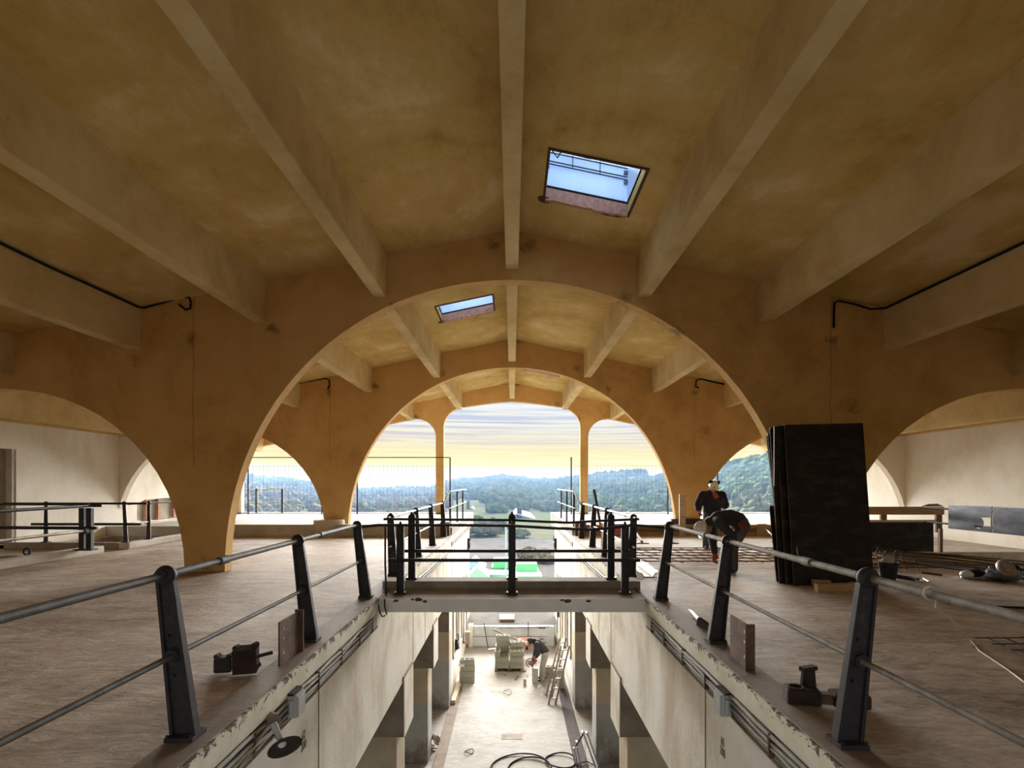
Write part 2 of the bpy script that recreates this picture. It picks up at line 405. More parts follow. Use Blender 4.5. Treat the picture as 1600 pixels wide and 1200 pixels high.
# end facade: openings that follow the roof pitch with rounded corners
def facade_loop(x0, x1, top, z0, r, n=8):
    """top(x) gives the head height; corners rounded with radius r"""
    pts = [(x0, z0)]
    cz0, cz1 = top(x0 + r) - r * .9, top(x1 - r) - r * .9
    for i in range(n + 1):
        a = R(180 - 90 * i / n); pts.append((x0 + r + r * math.cos(a), cz0 + r * .9 * math.sin(a)))
    k = 10
    for i in range(1, k): 
        x = x0 + r + (x1 - x0 - 2 * r) * i / k; pts.append((x, top(x)))
    for i in range(n + 1):
        a = R(90 - 90 * i / n); pts.append((x1 - r + r * math.cos(a), cz1 + r * .9 * math.sin(a)))
    pts.append((x1, z0))
    return pts
def head(x): 
    ax = abs(x); return 5.42 - .155 * (math.sqrt(ax * ax + .5) - .7)
def facade(name, Y, m):
    top = lambda x: head(x)
    side = lambda x: 4.72 - .20 * (abs(x) - 4.0)
    z0 = .25
    mb = MB()
    lp = [(-HALF - .2, z0)]
    lp += facade_loop(-12.45, -8.55, lambda x: 4.0 - .21 * (abs(x) - 8.5), z0, .9)
    lp += facade_loop(-8.15, -3.5, side, z0, .95)
    lp += facade_loop(-3.14, 3.14, top, z0, 1.05)
    lp += facade_loop(3.5, 8.15, side, z0, .95)
    lp += facade_loop(8.55, 12.45, lambda x: 4.0 - .21 * (abs(x) - 8.5), z0, .9)
    lp += [(HALF + .2, z0), (HALF + .2, RIDGE - SLOPE * HALF + .1), (0, RIDGE + .1), (-HALF - .2, RIDGE - SLOPE * HALF + .1)]
    mb.plate([lp], .3, Matrix.Translation((0, Y, 0)) @ XZ)
    return struct(mb.build(name, m))
facade('wall_far', W3, M['arch'])
mb = MB(); mb.plate([[(-HALF - .2, 0), (-9, 0), (-9, 3.9), (9, 3.9), (9, 0), (HALF + .2, 0), (HALF + .2, RIDGE - SLOPE * HALF + .1), (0, RIDGE + .1), (-HALF - .2, RIDGE - SLOPE * HALF + .1)]], .25, Matrix.Translation((0, -5.1, 0)) @ XZ); struct(mb.build('wall_light_baffle', M['arch']))  # unseen end wall, added to cut light from behind; opening sized for brightness

# ceiling bays with their beams; skylight holes (bay start, bay end, x0, x1, y0, y1)
SKY = [(.53, 1.83, 7.42, 8.66), (-1.83, -.48, 13.12, 14.28), (.53, 1.83, 20.35, 21.6)]
bays = [(-5.0, W0), (W0 + WT, W1), (W1 + WT, W2), (W2 + WT, W3)]
BX = [0, 2.42, 4.62, 6.95, 9.3, 11.55]
for bi, (y0, y1) in enumerate(bays):
    mb = MB()
    ya, yb = y0 - .12, y1 + .12
    if bi == 3: yb = W3 + 1.1
    for sgn in (-1, 1):
        lo, hi_ = (0, HALF + .9) if sgn > 0 else (-HALF - .9, 0)
        loops = [[(lo, ya), (hi_, ya), (hi_, yb), (lo, yb)]]
        if bi >= 1:
            a, b_, c_, d_ = SKY[bi - 1]
            if (a > 0) == (sgn > 0): loops.append([(a, c_), (b_, c_), (b_, d_), (a, d_)])
        vs = mb.plate(loops, .2)
        for v in vs: v.co.z += RIDGE - SLOPE * abs(v.co.x)
    ce = struct(mb.build('ceiling', M['ceiling']))
    for bx in BX:
        for sgn in ((1,) if bx == 0 else (-1, 1)):
            x = bx * sgn; zt = RIDGE - SLOPE * bx
            mb = MB(); w = .115
            vs = mb.box2((x - w, y0 - .02, zt - .735), (x + w, y1 + .02, zt + .08))
            for v in vs:
                if v.co.z > zt: v.co.x += .02 * (1 if v.co.x > x else -1)
            mb.build('beam', M['beam'], ce, bevel=.012)

# side walls with the edge beam under the eaves
for sgn, nm in ((-1, 'wall_left'), (1, 'wall_right')):
    mb = MB()
    YZ = Matrix(((0, 0, 1, 0), (1, 0, 0, 0), (0, 1, 0, 0), (0, 0, 0, 1)))
    loops = [[(-5, -5.1), (25.2, -5.1), (25.2, 3.75), (-5, 3.75)]]
    if sgn < 0:
        rr = random.Random(2); jag = [(18.35, .95)]
        jag += [(18.35 + 2.7 * k / 14, .30 + rr.uniform(-.07, .07)) for k in range(15)] + [(21.1, 1.12)] + [(21.1 - 2.7 * k / 8, 1.10 + rr.uniform(-.03, .05)) for k in range(1, 8)]
        loops.append(jag)
    if sgn < 0: loops.append([(12.35, .1), (13.88, .1), (13.88, 2.5), (12.35, 2.5)])
    mb.plate(loops, .25, Matrix.Translation((sgn * HALF - (.25 if sgn < 0 else 0), 0, 0)) @ YZ)
    w = struct(mb.build(nm, M['white_wall']))
    mb = MB(); mb.box2((sgn * (HALF - .30), -5, 3.17), (sgn * (HALF + .02), 25, 3.8)); mb.build('edge_beam', M['arch'], w, bevel=.01)
wl = bpy.data.objects['wall_left']
mb = MB(); mb.box2((-HALF - .2, 18.2, .1), (-HALF - .14, 21.2, 1.3)); mb.build('recess_back', M['concrete'], wl)
for k, y in enumerate((18.95, 19.6, 20.5)):
    for j in range(5):
        mb = MB(); mb.box2((-HALF - .15, y - .07, .36 + .15 * j), (-HALF - .05, y + .07, .50 + .15 * j)); mb.build('brick', M['brick_red'], wl)
dr = sempty('door_1', (-HALF - .2, 13.1, .1))
mb = MB(); mb.box2((-HALF - .27, 12.3, .05), (-HALF - .18, 13.93, 2.55)); mb.build('door_leaf', M['concrete'], dr)
mb = MB(); mb.box2((-HALF - .18, 13.78, .1), (-HALF - .02, 13.88, 2.5)); mb.build('door_jamb', M['concrete_light'], dr)
mb = MB(); mb.box2((-HALF - .24, 12.35, 0), (-HALF + .0, 13.88, .1)); mb.build('door_sill', M['concrete_light'], dr)

# upper floor: two decks either side of the long void, aisle voids on the left
VX = 1.88
def slab(name, loops, z0, z1, m):
    mb = MB(); mb.plate(loops, z1 - z0, Matrix.Translation((0, 0, z0))); return struct(mb.build(name, m))
fl = slab('floor', [[(-HALF, -5), (-2.14, -5), (-2.14, 17.05), (-HALF, 17.05)],
            [(-12.3, 2.6), (-9.75, 2.6), (-9.75, 12.2), (-12.3, 12.2)], [(-12.3, 13.55), (-9.75, 13.55), (-9.75, 16.95), (-12.3, 16.95)]], -.35, 0, M['floor'])
slab('floor', [[(2.14, -5), (HALF, -5), (HALF, 17.05), (2.14, 17.05)], [(9.8, 3.0), (12.3, 3.0), (12.3, 12.9), (9.8, 12.9)]], -.35, 0, M['floor'])
for sgn in (-1, 1):
    mb = MB(); mb.box2((sgn * VX, -5, -.17), (sgn * 2.14, 17.05, .012))
    struct(mb.build('trim_1' if sgn < 0 else 'trim_2', M['floor_edge'], bevel=.006))
    # painted fascia on the void side of the edge strip
    mb = MB(); mb.box2((sgn * (VX - .02), -5, -.17), (sgn * (VX - .001), 24.1, .004))
    struct(mb.build('trim_3' if sgn < 0 else 'trim_4', M['fascia']))
    # raised floor beyond the middle wall with its upstand
    slab('floor', [[(sgn * VX, 17.05), (sgn * HALF, 17.05), (sgn * HALF, 26.6), (sgn * VX, 26.6)][::sgn]], -.35, .25, M['terrace'])
mb = MB(); mb.box2((-8.9, 16.85, 0), (-1.95, 17.06, .36)); mb.build('floor_upstand', M['concrete_light'], fl, bevel=.01)
mb = MB(); mb.box2((-HALF, 16.95, 0), (-8.9, 17.06, .30)); mb.build('floor_upstand', M['concrete_light'], fl)
# void walls, piers and corbels
for sgn, nm in ((-1, 'wall_void_left'), (1, 'wall_void_right')):
    mb = MB()
    YZ = Matrix(((0, 0, 1, 0), (1, 0, 0, 0), (0, 1, 0, 0), (0, 0, 0, 1)))
    lp = [(-5, -1.85), (16.5, -1.85), (16.5, -5.1), (24.1, -5.1), (24.1, .1), (17.0, .1), (17.0, -.1), (-5, -.1)]
    mb.plate([lp], .22, Matrix.Translation((sgn * 1.905 - (.22 if sgn < 0 else 0), 0, 0)) @ YZ)
    vw = struct(mb.build(nm, M['void_wall']))
    for (ya, yb) in ((9.46, 10.3), (13.0, 13.75), (16.2, 16.9)):
        mb = MB(); mb.box2((sgn * 1.88, ya, -2.80), (sgn * 6.5, yb, -1.75)); mb.build('corbel', M['corbel'], vw, bevel=.012)
        mb = MB(); mb.box2((sgn * 1.868, ya - .004, -2.80), (sgn * 1.883, yb + .004, -1.80)); mb.build('corbel_face', M['void_wall'], vw)
        x0 = 1.88 if ya > 16 else 2.02
        mb = MB(); mb.box2((sgn * x0, ya + .06, -5.1), (sgn * 2.75, yb - .04, -2.78)); mb.build('pier', M['pier'], vw, bevel=.012)
    # far panelling of the lower wall: frames and shallow recesses
    for (ya, yb, za, zb) in ((17.4, 18.6, -4.0, -2.4), (19.2, 20.4, -4.2, -2.2), (21.2, 22.6, -4.6, -2.0)):
        mb = MB()
        for (a, b_) in (((ya, za), (yb, za + .08)), ((ya, zb - .08), (yb, zb)), ((ya, za), (ya + .08, zb)), ((yb - .08, za), (yb, zb))):
            mb.box2((sgn * 1.855, a[0], a[1]), (sgn * 1.91, b_[0], b_[1]))
        mb.build('panel_frame', M['concrete_light'], vw)
# ground floor
slab('floor', [[(-HALF, 0), (HALF, 0), (HALF, 24.3), (-HALF, 24.3)]], -5.3, -5.1, M['floor_low'])
for sgn in (-1, 1):
    mb = MB(); mb.box2((sgn * 1.905, 24.05, -5.1), (sgn * HALF, 24.3, -.3)); struct(mb.build('wall_end_left' if sgn < 0 else 'wall_end_right', M['white_wall']))
# ------------------------------------------------------------------ window units in the roof
def glass_mat():
    m = bpy.data.materials.new('clear_glazing'); m.use_nodes = True; nt = m.node_tree; nt.nodes.clear()
    o = nt.nodes.new('ShaderNodeOutputMaterial'); t = nt.nodes.new('ShaderNodeBsdfTransparent'); g = nt.nodes.new('ShaderNodeBsdfGlossy')
    t.inputs[0].default_value = (.86, .92, .98, 1); g.inputs['Roughness'].default_value = .1
    mx = nt.nodes.new('ShaderNodeMixShader'); mx.inputs[0].default_value = .07
    nt.links.new(t.outputs[0], mx.inputs[1]); nt.links.new(g.outputs[0], mx.inputs[2]); nt.links.new(mx.outputs[0], o.inputs[0])
    return m
M['glazing'] = glass_mat()
M['upstand'] = paint('blue_white_upstand', (.70, .80, .95), (.60, .72, .90), 2, .35, stretch=(1, 1, .4), bmp=0)
nt = M['upstand'].node_tree; b_ = nt.nodes['Principled BSDF']; o_ = nt.nodes['Material Output']
tl = nt.nodes.new('ShaderNodeBsdfTranslucent'); tl.inputs[0].default_value = (.62, .78, 1, 1); mx = nt.nodes.new('ShaderNodeMixShader'); mx.inputs[0].default_value = .15
nt.links.new(b_.outputs[0], mx.inputs[1]); nt.links.new(tl.outputs[0], mx.inputs[2]); nt.links.new(mx.outputs[0], o_.inputs[0])
def shear(vs):
    for v in vs: v.co.z += RIDGE - SLOPE * abs(v.co.x)
def ring(x0, x1, y0, y1, w): return [[(x0 - w, y0 - w), (x1 + w, y0 - w), (x1 + w, y1 + w), (x0 - w, y1 + w)], [(x0, y0), (x1, y0), (x1, y1), (x0, y1)]]
for i, (x0, x1, y0, y1) in enumerate(SKY):
    rt = sempty('window_%d' % (i + 1), ((x0 + x1) / 2, (y0 + y1) / 2, RIDGE - SLOPE * abs(x0 + x1) / 2))
    mb = MB(); vs = mb.plate(ring(x0, x1, y0, y1, .06), .62, Matrix.Translation((0, 0, .13))); shear(vs); mb.build('upstand', M['upstand'], rt)
    mb = MB(); vs = mb.plate(ring(x0 - .005, x1 + .005, y0 - .005, y1 + .005, .035), .03, Matrix.Translation((0, 0, -.018))); shear(vs); mb.build('hole_rim', M['brick_dark'], rt)
    mb = MB(); vs = mb.plate([[(x0 - .05, y0 - .05), (x1 + .05, y0 - .05), (x1 + .05, y1 + .05), (x0 - .05, y1 + .05)]], .02, Matrix.Translation((0, 0, .76))); shear(vs); mb.build('pane', M['glazing'], rt)
    mb = MB(); vs = mb.box2((x0, y1 - .025, .165), (x1, y1 + .0, .19)); shear(vs); mb.build('lower_frame', M['black_plastic'], rt)
    mb = MB()
    for zz_ in (.52, .565, .70): vs = mb.box2((x0, y1 - .05, zz_), (x1, y1 - .035, zz_ + .012)); shear(vs)
    for k in (1, 2): xx = x0 + (x1 - x0) * k / 3; vs = mb.box2((xx - .006, y1 - .05, .52), (xx + .006, y1 - .035, .74)); shear(vs)
    mb.build('glazing_bar', M['iron'], rt)
    for xx in (x0 + .03, x1 - .03):
        for zz_ in (.45, .60): mb = MB(); vs = mb.box2((xx - .03, y1 - .08, zz_), (xx + .03, y1 - .03, zz_ + .05)); shear(vs); mb.build('hinge_block', M['steel_blue'], rt)
    # broken brick edge below the opening
    mb = MB(); rr = random.Random(i)
    n = 14
    for k in range(n):
        xa = x0 + (x1 - x0) * k / n; xb = x0 + (x1 - x0) * (k + 1) / n; d = rr.uniform(.02, .055)
        vs = mb.box2((xa, y1 - .03, -.03 - rr.uniform(0, .02)), (xb, y1 + d, .15)); shear(vs)
    mb.build('broken_edge', M['brick_red'], rt)
    mb = MB()
    for cx_, w_, d_ in ((x0 - .0, .12, .07), (x0 + (x1 - x0) * .78, .30, .05)):
        vs = mb.sph((cx_, y1 + .05, -.012), 1, 14, (w_, d_ + .03, .02)); shear(vs)
    mb.build('gouge', M['brick_dark'], rt)
    if i != 2:
        s = 1 if i == 0 else -1
        xa = x0 + .14 if i == 0 else x1 - .14
        zc = RIDGE - SLOPE * abs(xa)
        mb = MB(); mb.bar((xa, y1 - .45, zc + .55), (xa + s * .55, y1 - .30, zc + .50), .06, .07); mb.build('opening_arm', M['steel_blue'], rt, bevel=.008)
        mb = MB(); mb.tube([(xa, y1 - .45, zc + .7), (xa - .05, y1 - .42, zc + .5), (xa + .02, y1 - .4, zc + .42), (xa + .1, y1 - .42, zc + .55), (xa + .12, y1 - .45, zc + .72)], .012); mb.build('cable', M['black_plastic'], rt)

# ------------------------------------------------------------------ balustrades
def post_parts(parent, x, y, z0, lean, top=1.017, mid=.52, m='iron', wide=.14, socket=True):
    """tapered cast stanchion: web and two flanges, socket for the lower rail, ball head"""
    def P(px, py, pz): return Vector((x + px + lean * pz, y + py, z0 + pz))
    mb = MB()
    def slabt(ax0, ax1, b0, b1, tx0, tx1, t0, t1, za, zb):
        vs = [mb.bm.verts.new(P(px, py, pz)) for (px, py, pz) in ((ax0, b0, za), (ax1, b0, za), (ax1, b1, za), (ax0, b1, za), (tx0, t0, zb), (tx1, t0, zb), (tx1, t1, zb), (tx0, t1, zb))]
        for f in ((0, 1, 2, 3), (4, 5, 6, 7), (0, 1, 5, 4), (1, 2, 6, 5), (2, 3, 7, 6), (3, 0, 4, 7)): mb.bm.faces.new([vs[i] for i in f])
    w, t = wide / 2, .040 * wide / .14 * 1.15
    h = top - .03
    slabt(-w, w, -.012, .012, -t, t, -.010, .010, .02, h)
    for s in (-1, 1): slabt(s * w - .011, s * w + .011, -.034, .034, s * t - .010, s * t + .010, -.024, .024, .02, h)
    p = mb.build('post', M[m], parent, bevel=.003)
    mb = MB(); mb.box(P(0, 0, .014), (wide + .035, .165, .028)); 
    mb.build('base_plate', M['iron_dusty'], p, bevel=.004)
    for sx_ in (-1, 1): mb = MB(); mb.cyl(P(sx_ * (w + .002), -.066, .02), P(sx_ * (w + .002), -.066, .042), .010, seg=6); mb.build('bolt', M['iron_dusty'], p)
    if socket:
        mb = MB(); mb.cyl(P(0, -.05, mid), P(0, .05, mid), .042, seg=16)
        mb.sph(P(0, 0, mid), .056, 14, (1, .75, 1)); mb.build('rail_socket', M[m], p, smooth=True)
        for dz in (-.13, .12): mb = MB(); mb.cyl(P(-w * .3, -.03, mid + dz), P(-w * .3, -.008, mid + dz), .012, seg=6); mb.build('bolt', M[m], p)
    mb = MB(); mb.sph(P(0, 0, top), .064, 18, (1, .8, 1)); mb.cyl(P(0, -.062, top), P(0, .062, top), .040, seg=16)
    mb.build('ball_head', M[m], p, smooth=True)
    return p
def rail_part(parent, name, pts, r, m, sleeves=()):
    mb = MB(); mb.tube(pts, r, 12); o = mb.build(name, M[m], parent, smooth=True)
    for a, b in sleeves:
        mb = MB(); mb.tube([a, b], r * 1.32, 12); mb.build('sleeve', M[m], o, smooth=True)
    return o
def railing(label, sgn, ys, y0, y1, xb, tops, m_top, m_low, pm='iron', lean=.125, cat='railing', group=None):
    t = thing('railing', label, cat, (sgn * xb, ys[0], .012), group=group)
    ln = sgn * lean
    for y in ys: post_parts(t, sgn * xb, y, .012, ln, m=pm if y > 5 else 'iron_dusty')
    xt = sgn * xb + ln * 1.017
    xm = sgn * xb + ln * .52
    sl = [((xt, y + .62, 1.03), (xt, y + .74, 1.03)) for y in ys[:-1]]
    rail_part(t, 'top_rail', [(xt, y0, 1.03), (xt, y1, 1.03)], .0245, m_top, sl)
    rail_part(t, 'lower_rail', [(xm, y0, .532), (xm, y1, .532)], .0175, m_low, [((xm, ys[0] + .06, .532), (xm, ys[0] + .085, .532))])
    return t
railing('dark iron railing along the left edge of the void, in front of the footbridge', -1, [3.42, 5.53, 7.64], .5, 7.68, 2.05, 1, 'pipe', 'pipe')
railing('dusty iron railing along the right edge of the void, in front of the footbridge', 1, [3.33, 5.48, 7.51], .5, 7.55, 2.05, 1, 'pipe_dusty', 'pipe_dusty')
railing('iron railing with pale top pipe on the left of the void beyond the footbridge', -1, [9.5, 12.0, 14.2, 16.55], 9.3, 16.75, 2.07, 1, 'pipe_steel', 'pipe_steel', lean=.05)
railing('iron railing with pale top pipe on the right of the void beyond the footbridge', 1, [9.4, 12.0, 13.9, 16.1], 9.2, 16.4, 2.05, 1, 'pipe_steel', 'pipe_steel', lean=.05)

M['fascia_grey'] = paint('pale_grey_painted_face', (.84, .83, .82), (.74, .73, .71), 3, .7)
# footbridge across the void
fb = thing('footbridge', 'grey concrete footbridge slab crossing the void between the two decks', 'footbridge', (0, 8.1, -.18))
mb = MB(); mb.box2((-1.90, 7.64, -.185), (1.90, 8.75, 0)); mb.build('deck', M['concrete'], fb, bevel=.012)
mb = MB(); mb.box2((-1.86, 7.615, -.19), (1.87, 7.645, .0)); mb.build('edge_face', M['fascia_grey'], fb, bevel=.006)
mb = MB(); mb.box2((-1.99, 8.34, 0), (1.97, 8.72, .115)); mb.build('kerb', M['concrete'], fb, bevel=.015)
rr = random.Random(3)
for k in range(9):
    xx = rr.uniform(-1.75, -1.2) if k < 6 else rr.uniform(-.4, 1.8)
    mb = MB(); mb.ico((xx, 7.614, rr.uniform(-.05, -.005)), rr.uniform(.012, .035), 2, .003, (1.6, .12, .8), rr)
    mb.build('chipped_spot', M['brick_dark'], fb)

for k, pts in enumerate(([(-1.90, 7.60, .02), (-1.86, 7.56, -.06), (-1.84, 7.57, -.18), (-1.80, 7.56, -.24), (-1.76, 7.57, -.22)], [(-1.95, 7.60, .03), (-1.98, 7.55, .05), (-2.03, 7.52, .07)], [(-1.78, 7.60, .0), (-1.77, 7.57, -.1), (-1.74, 7.56, -.21)])):
    mb = MB(); mb.tube(pts, .011, 6); mb.build('bent_rebar', M['rebar_dark'], fb)
def bridge_rail(label, y, z0, xs, top, low, xl, xr, end_bar):
    t = thing('guard_rail', label, 'railing', (0, y, z0))
    for x in xs:
        mb = MB(); w = .044
        mb.box2((x - w, y - .012, z0 + .03), (x + w, y + .012, z0 + 1.02))
        for s in (-1, 1): mb.box2((x + s * w - .009, y - .034, z0 + .03), (x + s * w + .009, y + .034, z0 + 1.0))
        mb.cyl((x, y, z0 + 1.0), (x, y, z0 + 1.06), .03, .012, 10)
        p = mb.build('post', M['iron'], t, bevel=.003)
        mb = MB(); mb.box((x, y, z0 + .017), (.165, .14, .034)); mb.build('base_plate', M['iron'], p, bevel=.004)
    mb = MB(); mb.tube(top, .021, 10); mb.build('top_rail', M['iron'], t, smooth=True)
    mb = MB(); mb.tube([(xl, y - .03, low), (xr, y - .03, low)], .025, 10); mb.build('lower_rail', M['iron'], t, smooth=True)
    if end_bar:
        mb = MB(); mb.tube([(end_bar, y - .1, .99), (end_bar, y - .1, .45), (end_bar + .02, y - .12, .0)], .014, 8)
        mb.build('end_bar', M['iron'], t)
    return t
Yn = 7.95
bridge_rail('dark iron guard rail along the near side of the footbridge', Yn, 0, [-1.63, 0, 1.65],
            [(-2.12, 7.72, 1.0), (-1.95, Yn - .05, 1.01), (-.9, Yn - .05, 1.01), (0, Yn - .05, 1.0), (.6, Yn - .05, .965), (1.1, Yn - .05, .945), (1.4, Yn - .05, .965), (1.75, Yn - .05, 1.01), (2.12, 7.6, 1.0)],
            .497, -1.80, 1.86, -1.83)
Yf = 8.53
bridge_rail('dark iron guard rail along the far side of the footbridge, on the kerb', Yf, .115, [-1.57, 0, 1.55],
            [(-2.0, Yf - .05, 1.06), (0, Yf - .05, 1.045), (.5, Yf - .05, 1.02), (.9, Yf - .05, 1.005), (1.3, Yf - .05, 1.03), (1.98, Yf - .05, 1.06)],
            .56, -1.72, 1.86, None)

# left aisle: kerbs and dark railings round its own void
for a, b, lab in (((-9.85, 3.4, 0), (-9.55, 12.75, .17), 'long grey concrete kerb beside the left aisle opening, nearest'), ((-9.72, 13.42, 0), (-9.45, 16.95, .16), 'grey concrete kerb in the left aisle running on to the middle arch'),
                  ((-12.5, 13.36, 0), (-9.72, 13.56, .17), 'dark cross kerb in the left aisle by the white wall')):
    mb = MB(); mb.box2(a, b); tag(mb.build('kerb', M['concrete_light'] if a[1] != 13.36 else M['concrete'], bevel=.03), lab, 'kerb')
def plain_post(t, x, y, z0, h, r=.05, head=True, m='iron', lean=0):
    mb = MB(); mb.tube([(x, y, z0), (x + lean, y, z0 + h)], [r, r * .72], 8)
    if head: mb.sph((x + lean, y, z0 + h), r * 1.1, 10)
    p = mb.build('post', M[m], t, smooth=True)
    mb = MB(); mb.box((x, y, z0 + .01), (r * 3, r * 2.6, .02)); mb.build('base_plate', M[m], p)
def tube_part(t, name, pts, r, m): mb = MB(); mb.tube(pts, r, 8); return mb.build(name, M[m], t, smooth=True)
t = thing('railing', 'black corner railing with thick double post at the near left aisle opening', 'railing', (-9.55, 12.0, .15))
for dx in (-.09, .07): 
    mb = MB(); mb.box2((-9.38 + dx - .055, 11.95, .15), (-9.38 + dx + .055, 12.05, 1.08)); mb.build('post', M['iron'], t, bevel=.01)
mb = MB(); mb.box2((-9.62, 11.9, .15), (-9.2, 12.1, .18)); mb.build('base_plate', M['iron'], t)
tube_part(t, 'top_rail', [(-8.95, 6.5, 1.13), (-9.0, 9.5, 1.13), (-9.3, 12.0, 1.13), (-9.12, 12.1, 1.13)], .032, 'iron')
tube_part(t, 'cross_rail', [(-12.5, 11.95, .66), (-9.12, 11.95, .64)], .036, 'iron')
tube_part(t, 'cross_top_rail', [(-12.5, 11.95, 1.16), (-9.3, 11.95, 1.16)], .022, 'iron')
tube_part(t, 'lower_rail', [(-9.05, 8.0, .6), (-9.1, 9.66, .6), (-9.22, 11.85, .6)], .03, 'pipe_steel')
mb = MB(); mb.cyl((-9.22, 11.85, .59), (-9.22, 11.7, .59), .065, seg=12); mb.build('rail_end_ring', M['iron'], t)
t = thing('railing', 'thin black railing on the dark cross kerb in the left aisle', 'railing', (-10.5, 13.45, .17))
plain_post(t, -11.52, 13.45, .17, .96); plain_post(t, -9.42 - .12, 13.45, .17, .96, lean=-.05)
tube_part(t, 'top_rail', [(-12.55, 13.42, 1.13), (-9.0, 13.42, 1.13)], .026, 'iron')
tube_part(t, 'lower_rail', [(-11.85, 13.42, .62), (-9.15, 13.42, .62)], .032, 'iron')
t = thing('railing', 'black post with grey rails on the kerb running towards the middle arch', 'railing', (-9.5, 14.2, .16))
plain_post(t, -9.55, 14.3, .16, .95); plain_post(t, -9.55, 16.7, .16, .95)
tube_part(t, 'top_rail', [(-9.6, 13.6, 1.11), (-9.6, 17.0, 1.11)], .024, 'iron'); tube_part(t, 'lower_rail', [(-9.55, 13.6, .62), (-9.55, 17.0, .62)], .022, 'pipe_steel')
t = thing('stub_post', 'short black stub post with a ringed head inside the left aisle opening', 'post', (-9.86, 11.1, -.1))
mb = MB(); mb.cyl((-9.9, 11.1, -.36), (-9.9, 11.1, .18), .03, .025, 8); mb.build('shaft', M['iron'], t)
mb = MB(); mb.tube([(-9.9 + .06 * math.cos(a * math.pi / 6), 11.1, .23 + .07 * math.sin(a * math.pi / 6)) for a in range(12)], .022, 6, closed=True); mb.build('ring_head', M['iron'], t)

# thin pipe railings along the void edge beyond the middle wall
for s, lab in ((-1, 'thin steel pipe railing left of the void by the open end'), (1, 'thin steel pipe railing right of the void by the open end')):
    t = thing('pipe_railing', lab, 'railing', (s * 1.97, 19.5, .25))
    for y in (17.35, 19.6, 21.8): 
        mb = MB(); mb.box2((s * 1.97 - .03, y - .03, .25), (s * 1.97 + .03, y + .03, 1.38)); mb.build('post', M['iron'], t)
    tube_part(t, 'top_rail', [(s * 2.1, 16.55, .98), (s * 1.97, 17.35, 1.38), (s * 1.97, 23.5, 1.38)], .026, 'pipe')
    tube_part(t, 'lower_rail', [(s * 1.97, 17.0, .85), (s * 1.97, 23.5, .85)], .02, 'pipe')
# outer rail past the left end opening
t = thing('pipe_railing', 'pale steel pipe handrail outside the left aisle opening', 'railing', (-11.2, 26.2, .25))
for px in (401, 441.5): 
    x = (px - 800) * 26.2 / F; mb = MB(); mb.box2((x - .05, 26.15, .25), (x + .05, 26.25, 1.4)); mb.build('post', M['iron'], t)
tube_part(t, 'top_rail', [at(366, 766, 26.2), at(401, 765.5, 26.2), at(425, 763, 26.2), at(442, 764.5, 26.2)], .035, 'pipe_steel')
tube_part(t, 'lower_rail', [at(366, 787, 26.2), at(442, 784, 26.2), at(462, 797, 26.2)], .03, 'pipe_steel')

# wire mesh fences at the open end
M['wire'] = paint('grey_wire', (.13, .14, .14), (.09, .10, .10), 8, .9, 0, bmp=0, spec=0)
def fence(label, x0, x1, z0, z1, Y, posts, top=True):
    t = thing('mesh_fence', label, 'fence', ((x0 + x1) / 2, Y, z0))
    for x in posts: mb = MB(); mb.cyl((x, Y, z0), (x, Y, z1), .03, seg=8); p = mb.build('fence_post', M['iron'], t)
    if top: mb = MB(); mb.tube([(x0, Y, z1), (x1, Y, z1)], .022, 6); mb.build('frame_tube', M['iron'], t)
    mb = MB(); mb.tube([(x0, Y, z0 + .05), (x1, Y, z0 + .05)], .022, 6); mb.build('frame_tube', M['iron'], t)
    mb = MB(); n = int((x1 - x0) / .165)
    for k in range(n + 1):
        x = x0 + (x1 - x0) * k / n; mb.box2((x - .003, Y - .003, z0 + .05), (x + .003, Y + .003, z1 - .38))
    for zz_ in (z0 + .35, z0 + .85, z0 + 1.35, z0 + 1.75, z1 - .38): mb.box2((x0, Y - .003, zz_ - .003), (x1, Y + .003, zz_ + .003))
    w = mb.build('wire_mesh', M['wire'], t); w['kind'] = 'stuff'
YF = 24.6
fence('wire mesh fence panel left of the void in front of the end columns', -7.3, -2.80, .25, 2.82, YF, (-7.0, -2.80))
fence('wire mesh fence panel filling the left aisle opening', -12.4, -8.6, .25, 2.82, YF, (-11.93, -8.6))
fence('wire mesh fence panel right of the void between the end columns', 2.68, 7.15, .25, 2.84, YF, (2.68, 7.05), False)
fence('wire mesh fence panel filling the right aisle opening', 9.3, 12.4, .25, 2.6, YF, (9.3, 12.4), False)

# ------------------------------------------------------------------ conduits, boxes and lettering on the void walls
for s, nm in ((-1, 'left'), (1, 'right')):
    t = thing('conduit_run', 'bundle of painted conduits clipped under the %s edge of the void' % nm, 'conduit', (s * 1.88, 4, -.4))
    rr = random.Random(5 + s)
    mb = MB(); mb.box2((s * 1.884, 1.0, -.375), (s * 1.9045, 7.6, -.172)); mb.build('backing_strip', M['strip'], t)
    mb = MB(); mb.box2((s * 1.872, 1.0, -.395), (s * 1.9045, 7.6, -.375)); mb.build('dark_batten', M['timber_dark'], t)
    for k, (z, r) in enumerate(((-.205, .016), (-.25, .014), (-.295, .014), (-.335, .011))[: 4 if s < 0 else 3]):
        pts = [(s * (1.876 - r + rr.uniform(-.004, .002)), 1.0 + .35 * j, z + rr.uniform(-.012, .012)) for j in range(19)]
        mb = MB(); mb.tube(pts, r, 8); mb.build('conduit', M['conduit'], t, smooth=True)
    for y in (3.2, 3.9, 5.2, 5.9, 6.6, 7.2): mb = MB(); mb.box2((s * 1.842, y, -.36), (s * 1.884, y + .02, -.19)); mb.build('clip', M['rust'], t)
